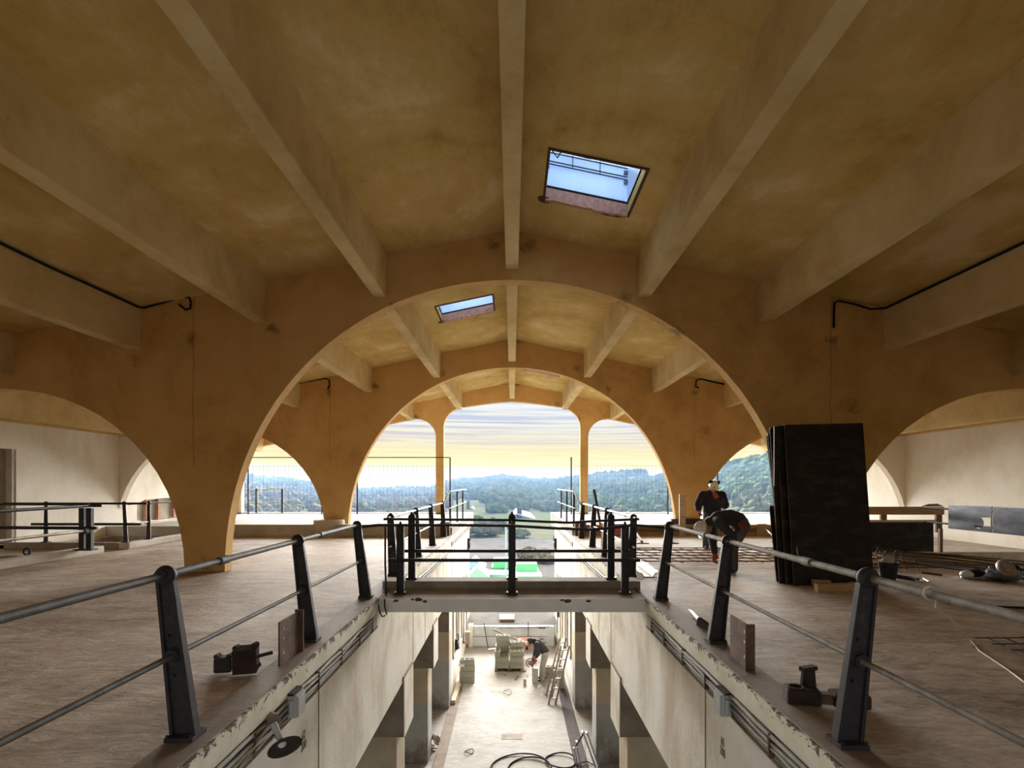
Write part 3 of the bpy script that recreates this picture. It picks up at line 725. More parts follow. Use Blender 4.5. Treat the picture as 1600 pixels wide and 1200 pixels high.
for s, nm in ((-1, 'left'), (1, 'right')):
    t = thing('conduit_run', 'bundle of thin conduits on the %s void wall beyond the footbridge' % nm, 'conduit', (s * 1.88, 12, -.4)); rr = random.Random(15 + s)
    for k, (z, r) in enumerate(((-.22, .016), (-.29, .015), (-.36, .015))):
        mb = MB(); mb.tube([(s * (1.876 - r), 8.9 + .6 * j, z - .012 * j + rr.uniform(-.012, .012)) for j in range(13)], r, 6); mb.build('conduit', M['rebar_dark' if k else 'conduit'], t, smooth=True)
for (x, y, z, lab) in ((-1.83, 4.6, -.25, 'light grey junction box on the left conduit run'), (1.83, 4.72, -.29, 'light grey junction box on the right conduit run')):
    s = 1 if x > 0 else -1
    t = thing('junction_box', lab, 'junction box', (s * 1.86, y, z - .1))
    mb = MB(); mb.box((x, y, z), (.085, .17, .19)); mb.build('case', M['box_grey'], t, bevel=.012)
    mb = MB(); mb.box((x - s * .048, y, z), (.014, .155, .175)); mb.build('lid', M['box_grey'], t, bevel=.006)
    mb = MB(); mb.tube([(x, y - .095, z + .06), (x, y - .095, z - .05)], .022, 8); mb.build('gland', M['box_grey'], t)
    mb = MB(); mb.box((x + s * .02, y, z + .105), (.08, .19, .02)); mb.build('dark_cap', M['rust_dark'], t)
t = thing('lamp', 'old round enamel dish lamp with a bare bulb on the left void wall', 'lamp', (-1.86, 4.15, -.3))
dm = Matrix.Translation((-1.70, 4.07, -.36)) @ Euler((R(-40), R(-42), 0)).to_matrix().to_4x4()
mb = MB(); mb.lathe([(.005, .012), (.07, .010), (.122, -.002), (.125, -.008), (.07, .002), (.005, .004)], seg=28, M=dm); mb.build('dish_shade', M['rust_dark'], t, smooth=True)
mb = MB(); mb.cyl((-1.80, 4.10, -.20), (-1.73, 4.06, -.30), .028, .024, 12); mb.build('bulb_holder', M['box_grey'], t)
mb = MB(); mb.sph((-1.715, 4.05, -.325), .034, 14); mb.build('bulb', M['white_metal'], t, smooth=True)
mb = MB(); mb.cyl((-1.87, 4.2, -.20), (-1.80, 4.12, -.19), .05, seg=12); mb.build('wall_bracket', M['corbel'], t)
mb = MB(); mb.tube([(-1.86, 3.5, -.36), (-1.85, 3.85, -.30), (-1.83, 4.1, -.21)], .008, 6); mb.build('flex', M['cord_white'], t)
M['stencil'] = paint('stencil_black', (.05, .045, .04), (.10, .08, .07), 30, .9, lo=.2, hi=.6, bmp=0)
def lettering(name, text, size, loc, rot, m, parent, extr=.0012, spacing=1.0, line=1.0):
    cu = bpy.data.curves.new(name, 'FONT'); cu.body = text; cu.size = size; cu.extrude = extr; cu.align_x = 'CENTER'; cu.align_y = 'CENTER'
    cu.space_line = line; cu.space_character = spacing
    ob = bpy.data.objects.new(name, cu); C.objects.link(ob)
    dg = bpy.context.evaluated_depsgraph_get(); me = bpy.data.meshes.new_from_object(ob.evaluated_get(dg))
    C.objects.unlink(ob); bpy.data.objects.remove(ob)
    o = bpy.data.objects.new(name, me); C.objects.link(o); me.materials.clear(); me.materials.append(M[m])
    mw = Matrix.Translation(loc) @ Euler(rot).to_matrix().to_4x4() @ Matrix.Diagonal((.62, 1, 1, 1))
    me.transform((world_of(parent).inverted() if parent else Matrix()) @ mw)
    if parent: o.parent = parent
    return o
vl = bpy.data.objects['wall_void_left']; vr = bpy.data.objects['wall_void_right']
lettering('stencil_number', '60\n200', .115, (1.9035, 4.92, -.775), (R(90), 0, R(-90)), 'stencil', vr, line=.82, spacing=1.15)
lettering('stencil_number', '62\n200', .115, (-1.9035, 4.97, -.74), (R(90), 0, R(90)), 'stencil', vl, line=.82, spacing=1.15)
# construction joints on the void walls
for s, w in ((-1, vl), (1, vr)):
    for y in (5.35, 10.45, 11.9, 15.1, 17.3, 18.8, 20.4, 22.2): mb = MB(); mb.box2((s * 1.8995, y, -1.85), (s * 1.906, y + .015, -.4)); mb.build('joint', M['corbel'], w)

# black cables under the roof
def cable(label, pts, r=.02):
    mb = MB(); mb.tube(pts, r, 6); o = mb.build('cable', M['black_plastic'], smooth=True); return tag(o, label, 'cable')
Yw = 9.97
cable('black cable clipped along the third left roof beam down to a hook', [(-6.80, 2.6, 4.83), (-6.80, 6, 4.82), (-6.80, 8, 4.80), (-6.80, 9.9, 4.83), at(225, 481, Yw), at(250, 474, Yw), at(283, 464, Yw), at(295, 464, Yw), at(298, 472, Yw), at(297, 482, Yw), at(290, 484, Yw), at(280, 476, Yw)], .021)
cable('black cable clipped along the third right roof beam down the arch wall', [(6.80, 2.6, 4.83), (6.80, 6, 4.82), (6.80, 8, 4.81), (6.80, 9.9, 4.81), at(1360, 483, Yw), at(1335, 475, Yw), at(1311, 470, Yw), at(1304, 473, Yw), at(1303, 486, Yw), at(1303, 512, Yw)], .021)
Yw = 17.46
cable('short black cable on the left of the middle arch wall', [at(450, 603, Yw), at(475, 597, Yw), at(508, 591, Yw), at(514, 594, Yw), at(515, 602, Yw), at(512, 608, Yw)], .026)
cable('short black cable on the right of the middle arch wall', [at(1150, 604, Yw), at(1120, 598, Yw), at(1095, 592, Yw), at(1088, 594, Yw), at(1087, 604, Yw), at(1092, 606, Yw)], .026)
# ------------------------------------------------------------------ things on the upper decks
def one(name, label, cat, mb, m, group=None, **k): return tag(mb.build(name, M[m] if isinstance(m, str) else m, **k), label, cat, group)
# rusty steel plates standing on the edge strips
def steel_plate(lab, x, y0, y1, h, flange_y, s):
    t = thing('steel_plate', lab, 'plate', (x, (y0 + y1) / 2, .012))
    mb = MB(); mb.box2((x - .008, y0, .012), (x + .008, y1, h)); mb.build('web', M['rust'], t, bevel=.003)
    mb = MB(); mb.box2((x - .035, flange_y - .008, .012), (x + .045, flange_y + .008, h + .01)); mb.build('flange', M['rust'], t)
    for z in (h * .28, h * .6, h * .82):
        mb = MB(); mb.cyl((x - s * .012, y0 + .07, z), (x - s * .004, y0 + .07, z), .014, seg=8)
        mb.build('bolt_hole', M['cord_white'], t)
steel_plate('rusty upright steel plate beside the second post of the left railing', -2.03, 4.74, 5.18, .40, 5.18, -1)
steel_plate('rusty upright steel plate beside the second post of the right railing', 2.02, 4.63, 5.02, .40, 4.63, 1)
steel_plate('small rusty plate on the left void edge beyond the footbridge', -2.22, 14.6, 15.0, .40, 15.0, -1)
steel_plate('small rusty plate on the right void edge beyond the footbridge', 2.2, 13.0, 13.4, .42, 13.0, 1)

# dark rusty hardware
t = thing('hinge_bracket', 'dark rusty cast bracket with lugs lying on the left deck', 'bracket', (-2.32, 4.65, 0))
mb = MB(); mb.box((-2.26, 4.62, .115), (.19, .14, .21), (R(8), 0, R(14))); mb.build('main_body', M['rust_dark'], t, bevel=.012)
mb = MB(); mb.box((-2.45, 4.63, .075), (.14, .12, .13), (0, 0, R(10))); mb.build('side_body', M['iron_dusty'], t, bevel=.02)
for p_, r_ in (((-2.34, 4.62, .215), .022), ((-2.185, 4.63, .235), .024), ((-2.50, 4.62, .145), .02), ((-2.39, 4.61, .15), .02), ((-2.16, 4.60, .07), .026)):
    mb = MB(); mb.cyl((p_[0], p_[1] - .03, p_[2]), (p_[0], p_[1] + .03, p_[2]), r_, seg=10); mb.build('lug', M['rust_dark'], t)
mb = MB(); mb.bar((-2.17, 4.62, .14), (-2.07, 4.70, .15), .03, .025); mb.build('pin', M['rust_dark'], t)
t = thing('clamp_assembly', 'dark rusty pair of clamp blocks by the base of the nearest right post', 'clamp', (2.25, 3.95, 0))
mb = MB(); mb.box((2.12, 3.98, .06), (.23, .15, .11), (0, 0, R(-12))); mb.build('left_block', M['rust_dark'], t, bevel=.02)
mb = MB(); mb.box((2.43, 3.92, .055), (.24, .15, .10), (0, 0, R(-8))); mb.build('right_block', M['rust_dark'], t, bevel=.02)
mb = MB(); mb.box((2.28, 3.95, .05), (.12, .09, .07), (0, 0, R(-10))); mb.build('link', M['rust'], t, bevel=.01)
mb = MB(); mb.cyl((2.20, 4.04, .10), (2.20, 4.04, .225), .055, .045, 10); mb.build('collar', M['rust_dark'], t)
mb = MB(); mb.box((2.20, 4.04, .235), (.13, .05, .03), (0, 0, R(20))); mb.build('collar_tab', M['rust_dark'], t)
mb = MB(); mb.tube([(2.07 + .05 * math.cos(a * math.pi / 7), 3.97 + .05 * math.sin(a * math.pi / 7), .122) for a in range(14)], .009, 6, closed=True); mb.build('ring', M['rust_dark'], t)
# offcuts on the right deck
mb = MB(); mb.bar(ground(1078, 957) + Vector((0, 0, .03)), ground(1104, 985) + Vector((0, 0, .03)), .05, .012, (.4, 0, 1)); one('metal_flat', 'bright flat steel offcut on the right deck behind the second post', 'offcut', mb, 'galv')
mb = MB(); mb.box(ground(1101, 984) + Vector((0, 0, .045)), (.05, .22, .09), (R(12), 0, R(16))); one('angle_offcut', 'dark angle iron offcut beside the second right post', 'offcut', mb, 'rust_dark')
# trapezoidal sheet
mb = MB(); pts = [(-.17, .07), (-.15, .07), (-.10, .0), (.06, .0), (.10, .075), (.18, .075), (.18, .085), (.09, .085), (.05, .012), (-.09, .012), (-.14, .082), (-.17, .082)]
Mx = Matrix.Translation((2.37, 9.35, .002)) @ Euler((0, 0, R(-2))).to_matrix().to_4x4() @ XZ
mb.plate([pts], 1.5, Mx); one('deck_sheet', 'pale profiled metal sheet lying beside the right end of the footbridge', 'metal sheet', mb, 'conduit')

# black formwork boards leaning on the right pier
random.seed(11)
def ply_sheet(x0, x1, h, yb, yt, dx, lab, k):
    t = thing('plywood_sheet', lab, 'panel', ((x0 + x1) / 2, yb, 0), group='black formwork boards leaning on the right pier')
    ex = Vector((1, 0, 0)); ez = Vector((dx / h, (yt - yb) / h, 0)); ez.z = math.sqrt(max(.1, 1 - ez.x ** 2 - ez.y ** 2)); ez.normalize(); ey = ez.cross(ex).normalized(); ex = ey.cross(ez)
    Mx = Matrix.Translation((x0, yb, 0)) @ Matrix((ex, ey, ez)).transposed().to_4x4()
    w = x1 - x0; mb = MB(); vs = mb.box2((0, 0, .0), (w, .018, h)); bmesh.ops.transform(mb.bm, matrix=Mx, verts=vs); mb.build('face', M['ply_black'], t, bevel=.002)
    for nm, a, b in (('edge', (-.004, .001, .02), (0, .017, h - .02)), ('edge', (.01, .001, h), (w - .01, .017, h + .004))):
        mb = MB(); vs = mb.box2(a, b); bmesh.ops.transform(mb.bm, matrix=Mx, verts=vs); mb.build(nm, M['ply_edge'], t)
    return t
ply_sheet(4.47, 5.74, 2.57, 8.62, 8.80, -.06, 'tall black formwork board, front one of the stack on the right pier', 0)
ply_sheet(4.40, 5.66, 2.57, 8.72, 8.92, -.06, 'tall black formwork board directly behind the front one of the stack', 1)
for k, (x0, h, yb, yt, z0) in enumerate(((4.33, 2.55, 8.80, 9.02, 0), (4.42, 2.55, 8.88, 9.16, 0), (4.36, 1.25, 8.95, 9.1, 0), (4.45, 2.5, 9.0, 9.35, 0), (4.52, 2.5, 9.08, 9.55, 0))):
    ply_sheet(x0, x0 + 1.26, h, yb, yt, -.05, 'black formwork board, %s behind the front pair of the stack' % ('first', 'second', '', 'third', 'fourth')[k] if k != 2 else 'low black formwork board poking out left of the stack', k)
t = thing('plywood_sheet', 'short black board hung high at the left side of the stack', 'panel', (4.3, 8.9, 1.62), group=None)
mb = MB(); mb.box2((4.27, 8.86, 1.58), (4.6, 8.878, 2.55)); mb.build('face', M['ply_black'], t)
mb = MB(); mb.bar((4.40, 8.98, 1.0), (4.37, 9.0, 1.75), .02, .05); tag(mb.build('timber_strip', M['timber_pale']), 'pale timber strip between the black boards', 'timber')
mb = MB(); c0 = at(1258, 868, 8.58)
mb.tube([at(1245, 855, 8.62), at(1246, 866, 8.6), at(1249, 869, 8.59), at(1258, 871, 8.57), at(1265, 877, 8.56), at(1268, 885, 8.55)], .008, 6); one('wire_loop', 'bent wire hooked on the front black board', 'wire', mb, 'pipe_steel')
for k, (px, py, w, d, h, rz) in enumerate(((1304, 924, .58, .10, .12, 3), (1283, 917, .26, .1, .11, -6), (1318, 909, .42, .12, .10, 4), (1342, 920, .28, .1, .1, -3))):
    g = ground(px, py); mb = MB(); mb.box((g.x, g.y, h / 2 + (.0 if k != 2 else .115)), (w, d, h), (0, 0, R(rz)))
    one('timber_block', ['long sawn timber block on the floor before the black boards', 'short timber block at the left end of the blocks', 'timber block lying on top of the long one', 'short timber block at the right end of the blocks'][k], 'timber', mb, 'timber', bevel=.006)

# bucket with rags
g = ground(1388, 906); t = thing('bucket', 'dark builder bucket standing right of the black boards', 'bucket', g)
mb = MB(); mb.lathe([(.105, 0), (.15, .29), (.158, .29), (.158, .30), (.143, .30), (.10, .012)], g, 22); mb.build('pail', M['iron'], t, smooth=True)
mb = MB(); mb.tube([g + Vector((.155 * math.cos(a), .155 * math.sin(a) * .3 - .06, .29 - .12 * math.sin(a))) for a in [i * math.pi / 10 for i in range(11)]], .006, 6); mb.build('handle', M['pipe_steel'], t)
mb = MB(); rr = random.Random(4); mb.ico(g + Vector((-.02, 0, .31)), .12, 2, .028, (1, .9, .75), rr); mb.ico(g + Vector((.0, -.03, .37)), .06, 2, .02, (1, 1, 1.1), rr); one('rag', 'crumpled white rag stuffed in the dark bucket', 'rag', mb, 'cord_white', smooth=True)
# bolt cutter and bar
t = thing('bolt_cutter', 'long black bolt cutter on the floor beside the bucket', 'tool', ground(1420, 908))
for d in (0, .05):
    a, b = ground(1396, 904 - d * 60) + Vector((0, 0, .03)), ground(1428, 909 - d * 60) + Vector((0, 0, .03)); mb = MB(); mb.tube([a, b], .018, 8); mb.build('handle', M['black_plastic'], t)
mb = MB(); mb.box(ground(1430, 908) + Vector((0, 0, .03)), (.06, .12, .05)); mb.build('pivot', M['iron'], t)
mb = MB(); mb.tube([ground(1431, 906) + Vector((0, 0, .03)), ground(1442, 907) + Vector((0, 0, .035)), ground(1452, 912) + Vector((0, 0, .03)), ground(1441, 912) + Vector((0, 0, .03)), ground(1432, 910) + Vector((0, 0, .03))], .012, 6); mb.build('jaws', M['pipe_steel'], t)
mb = MB(); mb.bar(ground(1441, 896) + Vector((0, 0, .02)), ground(1472, 900) + Vector((0, 0, .02)), .04, .03); one('steel_rod', 'short rusty rod alone on the right deck', 'rod', mb, 'rebar_dark')
mb = MB(); mb.tube([ground(1480, 944) + Vector((0, 0, .012)), ground(1530, 948) + Vector((0, 0, .012)), ground(1600, 951) + Vector((0, 0, .012)), ground(1660, 956) + Vector((0, 0, .012))], .014, 6); one('cable', 'thin dark cable lying across the right deck', 'cable', mb, 'black_plastic')
# white cord from the rail to the floor
mb = MB(); xr = 2.05 + .125 * 1.03
loop = [(xr + .036 * math.cos(a), 2.83, 1.035 + .036 * math.sin(a)) for a in [R(90 + 30 * i) for i in range(12)]]
tail = [(xr + .05, 2.86, 1.0), tuple(at(1463, 949, 3.1)), tuple(at(1480, 963, 3.8)), tuple(at(1500, 981, 4.8)), tuple(ground(1516, 1000) + Vector((0, 0, .008))), tuple(ground(1530, 1018) + Vector((0, 0, .008))), tuple(ground(1575, 1048) + Vector((0, 0, .008))), tuple(ground(1630, 1090) + Vector((0, 0, .008)))]
mb.tube(loop + tail, .007, 6); one('cord', 'white cord knotted round the right top rail trailing to the floor', 'cord', mb, 'cord_white')

# rebar
def rebar_mesh(lab, x0, x1, y0, y1, z, nx, ny, r, rot=0, m='rebar'):
    t = thing('rebar_mesh', lab, 'rebar mesh', ((x0 + x1) / 2, (y0 + y1) / 2, z)); rr = random.Random(nx)
    for k in range(nx):
        x = x0 + (x1 - x0) * k / (nx - 1); d = rr.uniform(-.03, .03)
        mb = MB(); mb.tube([(x + d - rot, y0 - .06, z + rr.uniform(0, .02)), (x - d + rot, y1 + .06, z + rr.uniform(0, .02))], r, 5); mb.build('long_bar', M[m], t)
    for k in range(ny):
        y = y0 + (y1 - y0) * k / (ny - 1); d = rr.uniform(-.02, .02)
        mb = MB(); mb.tube([(x0 - .06, y + d, z + 2 * r), (x1 + .06, y - d, z + 2 * r + rr.uniform(0, .015))], r, 5); mb.build('cross_bar', M[m], t)
rebar_mesh('rust red rebar mesh laid over the right deck under the workers', 2.55, 7.7, 10.75, 13.0, .06, 17, 6, .012, -.16)
rebar_mesh('piece of dark rebar mesh at the right edge of the deck', 4.78, 6.2, 4.95, 5.55, .02, 8, 4, .007, .1, 'rebar_dark')
rebar_mesh('loose rusty rebar grid on the floor right of the black boards', 6.75, 7.9, 10.1, 11.2, .03, 6, 5, .014, .4)
rr = random.Random(21)
ORD = 'first second third fourth fifth sixth seventh eighth ninth tenth eleventh twelfth thirteenth fourteenth'.split()
for k in range(14):
    a = ground(1366 + rr.uniform(0, 30), 862 + k * 1.1); b = ground(1606 + rr.uniform(-16, 30), 882 + k * 2.3)
    mb = MB(); mb.tube([a + Vector((0, 0, .03)), (a + b) / 2 + Vector((0, 0, .03 + rr.uniform(0, .05))), b + Vector((0, 0, .03))], .013, 5)
    one('rebar', 'long dark rebar, %s from the back of the row along the right aisle' % ORD[k], 'rebar', mb, 'rebar_dark', group='long rebars lying along the right aisle')
t = thing('wire_coil', 'springy coil of tie wire on the rebars beside the black boards', 'wire', ground(1385, 874))
a0, b0 = ground(1366, 872), ground(1408, 880); pts = []
for k in range(90):
    f = k / 89; a = f * 6 * 2 * math.pi; c = a0.lerp(b0, f); pts.append(c + Vector((.10 * math.cos(a), 0, .13 + .13 * math.sin(a))))
mb = MB(); mb.tube(pts, .008, 5); mb.build('coil', M['rebar_dark'], t)
# respirator helmet and bag with reel
g = ground(1518, 904); t = thing('welding_helmet', 'white and black protective mask lying on the right deck', 'mask', g)
mb = MB(); mb.sph(g + Vector((-.08, 0, .07)), .11, 16, (1, .8, .62)); mb.build('shell', M['white_metal'], t, smooth=True)
mb = MB(); mb.sph(g + Vector((.08, .02, .09)), .13, 16, (1.1, .8, .5)); mb.build('dark_hood', M['black_plastic'], t, smooth=True)
mb = MB(); mb.tube([g + Vector((.02 + .22 * math.cos(a), -.05 + .11 * math.sin(a), .025)) for a in [i * math.pi / 9 for i in range(18)]], .017, 6, closed=True); mb.build('strap', M['pipe_steel'], t)
g = ground(1567, 908); t = thing('wire_reel', 'metal reel wrapped in grey blue plastic on the right deck', 'reel', g)
mb = MB(); rr = random.Random(9); mb.ico(g + Vector((0, 0, .13)), .27, 3, .022, (1, .6, .52), rr); mb.build('plastic_wrap', M['steel_blue'], t, smooth=True)
mb = MB(); mb.lathe([(.05, 0), (.15, 0), (.16, .03), (.15, .06), (.06, .055)], seg=22, M=Matrix.Translation(g + Vector((-.06, -.10, .21))) @ Euler((R(58), R(14), 0)).to_matrix().to_4x4()); mb.build('reel_flange', M['pipe_steel'], t, smooth=True)
mb = MB(); mb.cyl(g + Vector((-.09, -.14, .19)), g + Vector((-.07, -.22, .24)), .05, .035, 12); mb.build('hub', M['timber'], t)
mb = MB(); mb.ico(g + Vector((.16, -.05, .18)), .10, 2, .012, (.8, .7, 1), rr); mb.build('dark_flap', M['black_plastic'], t, smooth=True)

# timber formwork along the right upstand
pale = MB(); pale.box2((2.3, 13.35, 0), (9.2, 16.8, .012)); struct(pale.build('trim_5', M['concrete_light']))
t = thing('formwork', 'low plank formwork along the right upstand behind the workers', 'formwork', (5.5, 16.9, 0))
x = 2.15
for row in range(3):
    x = 2.15
    for L in ((2.2, 2.4, 2.35) if row % 2 else (2.9, 2.6, 1.45)):
        mb = MB(); mb.box2((x + .004, 16.87, .012 + .115 * row), (x + L, 16.905, .122 + .115 * row)); mb.build('board', M['timber'] if row != 1 else M['timber_dark'], t, bevel=.003); x += L
for px, w in ((1066, .19), (1190, .30), (985, .1), (1040, .08)):
    xx = (px - 800) * 16.84 / F; mb = MB(); mb.box2((xx - w / 2, 16.80, .012), (xx + w / 2, 16.868, 1.31 if px == 1066 else .38)); mb.build('upright', M['timber_pale'] if px == 1066 else M['timber'], t, bevel=.004)
mb = MB(); mb.box2((2.15, 16.92, 0), (9.1, 17.045, .345)); fu = mb.build('floor_upstand', M['concrete_light'], bpy.data.objects['floor.001'])
for (pa, pb, lab) in (((989, 824), (1003, 849), 'steel raking prop against the formwork, left of the workers'), ((1040, 826), (1049, 849), 'steel raking prop against the formwork just left of the tall upright'), ((1195, 825), (1218, 848), 'steel raking prop against the formwork right of the workers')):
    b = ground(*pb, .012); a = at(pa[0], pa[1], 16.78)
    t = thing('raking_prop', lab, 'prop', b); d = (b - a)
    mb = MB(); mb.tube([a, a + d * .55], .022, 8); mb.build('inner_tube', M['pipe_steel'], t)
    mb = MB(); mb.tube([a + d * .45, b + Vector((0, 0, .05))], .034, 8); mb.build('outer_tube', M['rust'], t)
    mb = MB(); mb.cyl(a + d * .45 - Vector((.05, 0, 0)), a + d * .45 + Vector((.05, 0, 0)), .02, seg=8); mb.build('pin', M['iron'], t)
    mb = MB(); mb.box(b + Vector((0, 0, .012)), (.34, .22, .02)); mb.build('foot_plate', M['rust'], t)
# wheelbarrow
t = thing('wheelbarrow', 'red wheelbarrow parked behind the right railing near the formwork', 'wheelbarrow', (2.75, 14.6, .012))
mb = MB(); vs = mb.box((2.78, 14.9, .40), (.62, .8, .30)); 
for v in vs:
    if v.co.z < .4: v.co.x = 2.78 + (v.co.x - 2.78) * .6; v.co.y = 14.9 + (v.co.y - 14.9) * .6
mb.build('tray', M['red'], t, bevel=.02)
for s in (-1, 1):
    mb = MB(); mb.tube([(2.78 + s * .27, 13.9, .5), (2.78 + s * .25, 14.4, .28), (2.78 + s * .12, 15.3, .22)], .02, 8); mb.build('handle', M['pipe_steel'], t)
    mb = MB(); mb.tube([(2.78 + s * .24, 14.55, .27), (2.78 + s * .26, 14.5, .02)], .018, 8); mb.build('leg', M['pipe_steel'], t)
mb = MB(); mb.lathe([(.06, -.035), (.15, -.04), (.17, 0), (.15, .04), (.06, .035)], seg=18, M=Matrix.Translation((2.78, 15.45, .185)) @ Euler((0, R(90), 0)).to_matrix().to_4x4()); mb.build('wheel', M['black_plastic'], t, smooth=True)
# leaning bar, box on the kerb
mb = MB(); mb.bar((2.78, 17.0, .26), at(928, 765, 17.4), .07, .04); one('steel_bar', 'dark steel bar leaning up beyond the right railing', 'bar', mb, 'iron')
mb = MB(); mb.box2((1.95, 16.85, .012), (2.3, 17.02, .44)); one('timber_box', 'brown timber block at the right void corner of the upstand', 'block', mb, 'timber_dark', bevel=.01)
mb = MB(); mb.box2((-2.22, 16.80, .012), (-1.93, 17.03, .44)); one('timber_box', 'brown timber block at the left void corner of the upstand', 'block', mb, 'timber_dark', bevel=.01)
# pedestal under the left middle pier
mb = MB(); mb.lathe([(.47, 0), (.47, .47), (.45, .49)], (-5.78, 17.2, 0), 28); mb.build('pedestal', M['concrete_light'], wall2, smooth=True)
mb = MB(); mb.box2((5.1, 17.35, .25), (6.1, 17.49, .50)); mb.build('pier_base', M['rust_dark'], wall2)
# right aisle guards
t = thing('formwork_guard', 'low black formwork guard with timber rail left of the right aisle opening', 'guard', (9.3, 13.0, 0))
mb = MB(); mb.box2((8.3, 12.98, .0), (10.06, 13.0, .70)); mb.build('black_panel', M['ply_black'], t)
mb = MB(); mb.box2((8.3, 12.95, .70), (10.1, 13.03, .755)); mb.build('lower_timber', M['timber_pale'], t)
mb = MB(); mb.box2((8.3, 12.96, .88), (10.3, 13.01, 1.07)); mb.build('upper_timber', M['timber'], t)
for xx in (8.9, 10.22): mb = MB(); mb.box2((xx - .07, 13.01, .45 if xx > 10 else .75), (xx + .07, 13.07, 1.05)); mb.build('stud', M['timber_dark'], t)
mb = MB(); mb.box2((10.15, 12.9, .0), (10.22, 12.97, .55)); mb.build('stud', M['timber_dark'], t)
for k in range(3):
    mb = MB(); mb.bar((9.8 + .06 * k, 12.99, 1.085 + .02 * k), (10.28 - .05 * k, 13.0, 1.09 + .02 * k), .03, .02); one('batten', ('lowest', 'middle', 'topmost')[k] + ' thin batten resting on the right aisle timber rail', 'batten', mb, 'timber_dark')
def guard_panel(lab, y0, y1, hole):
    x = 9.72; t = thing('steel_barrier', lab, 'barrier', (x, (y0 + y1) / 2, .62))
    loops = [[(y0, .62), (y1, .62), (y1, 1.15), (y0, 1.15)]]
    if hole == 'round': loops.append([(p[0], p[1]) for p in arc(y0 + .32, .80, .12, 60, 330, 14)] + [(y0 + .03, .74), (y0 + .03, .93)])
    else: loops[0] = [(y0, .62), (y0 + .02, .62), (y0 + .02, .62)] + [(y0 + .12, .62)] + arc(y0 + .35, .86, .12, 180, 0, 8) + [(y0 + .47, .62), (y1, .62), (y1, 1.15), (y0, 1.15)]
    YZ = Matrix(((0, 0, 1, 0), (1, 0, 0, 0), (0, 1, 0, 0), (0, 0, 0, 1)))
    mb = MB(); mb.plate(loops, .012, Matrix.Translation((x, 0, 0)) @ YZ); mb.build('sheet', M['steel_blue'], t)
    for z_ in (.72, 1.05): mb = MB(); mb.tube([(x + .04, y0, z_), (x + .04, y1 + (.75 if hole == 'round' else 0), z_)], .022, 8); mb.build('back_tube', M['iron'], t)
    mb = MB(); mb.box2((x - .006, y0, 1.145), (x + .03, y1, 1.16)); mb.build('folded_edge', M['galv'], t)
guard_panel('blue grey steel guard panel with round hole beside the timber rail', 11.02, 12.12, 'round')
guard_panel('blue grey steel guard panel with slot at the right edge of view', 9.6, 11.0, 'slot')
# ------------------------------------------------------------------ the lower level
LZ = -5.1
def lg(px, py, dz=0): return ground(px, py, LZ) + Vector((0, 0, dz))
# gutters along the floor
for s, w0, w1, nm in ((-1, 1.62, 1.9, 'trim_6'), (1, 1.5, 1.82, 'trim_7')):
    mb = MB(); mb.box2((s * w0, 8, LZ), (s * (w0 + .03), 19.5 if s > 0 else 18.4, LZ + .012)); mb.box2((s * (w1 - .03), 8, LZ), (s * w1, 19.5 if s > 0 else 18.4, LZ + .02))
    mb.box2((s * (w0 + .03), 8, LZ), (s * (w1 - .03), 19.5 if s > 0 else 18.4, LZ + .004))
    struct(mb.build(nm, M['rust_dark'] if s > 0 else M['corbel']))
# hollow blocks
def block_mesh(name, mat):
    mb = MB(); L, W, H = .495, .195, .195
    cores = [[(x - .065, -.06), (x + .065, -.06), (x + .065, .06), (x - .065, .06)] for x in (-.155, 0, .155)]
    mb.plate([[(-L / 2, -W / 2), (L / 2, -W / 2), (L / 2, W / 2), (-L / 2, W / 2)]] + cores, H)
    mb.box((0, 0, .03), (L - .02, W - .02, .02))
    o = mb.build(name, M[mat], local=True); o.hide_render = False
    return o
proto = block_mesh('concrete_block', 'block'); first = [True]
def block(loc, rz=0, label=None, group='concrete blocks', rot=None):
    o = proto if first[0] else proto.copy()
    if not first[0]: C.objects.link(o)
    first[0] = False
    o.location = loc; o.rotation_euler = rot or (0, 0, rz)
    tag(o, label, 'block', group); return o
px0, py0 = -.62, 19.45                                            # pallet front left
t = thing('pallet', 'wooden pallet carrying the grey concrete blocks', 'pallet', (px0 + .52, py0 + .5, LZ))
for k in range(6): mb = MB(); mb.box2((px0 + .18 * k, py0, LZ + .10), (px0 + .18 * k + .13, py0 + 1.0, LZ + .12)); mb.build('deck_board', M['timber_dark'], t)
for x in (px0, px0 + .47, px0 + .93): mb = MB(); mb.box2((x, py0, LZ), (x + .10, py0 + 1.0, LZ + .10)); mb.build('bearer', M['timber_dark'], t)
zb = LZ + .122; G = 'concrete blocks on the pallet'
NB = 'grey hollow concrete block laid in the full courses on the pallet'
for c in range(2):
    for i in range(2):
        for j in range(5): block((px0 + .26 + .52 * i, py0 + .1 + .2 * j, zb + .2 * c), 0, 'concrete block in the %s course on the pallet, %s column, %s row from the front' % (('bottom', 'second')[c], ('left', 'right')[i], ('first', 'second', 'third', 'fourth', 'fifth')[j]), G)
z3 = zb + .4
block((px0 + .10, py0 + .26, z3), R(90), 'concrete block turned end on at the left front of the pallet stack', G)
block((px0 + .80, py0 + .16, z3), R(8), 'concrete block set askew at the right front of the pallet stack', G)
for i, j in ((0, 3), (0, 4), (1, 2), (1, 3), (1, 4)): block((px0 + .26 + .52 * i, py0 + .1 + .2 * j, z3), 0, 'concrete block in the third course on the pallet, %s column, %s row from the front' % (('left', 'right')[i], ('first', 'second', 'third', 'fourth', 'fifth')[j]), G)
block((px0 + .30, py0 + .72, z3 + .2), R(2), 'concrete block in the fourth course at the back left of the pallet', G)
block((px0 + .28, py0 + .72, z3 + .4), R(-2), 'topmost concrete block at the back left of the pallet', G)
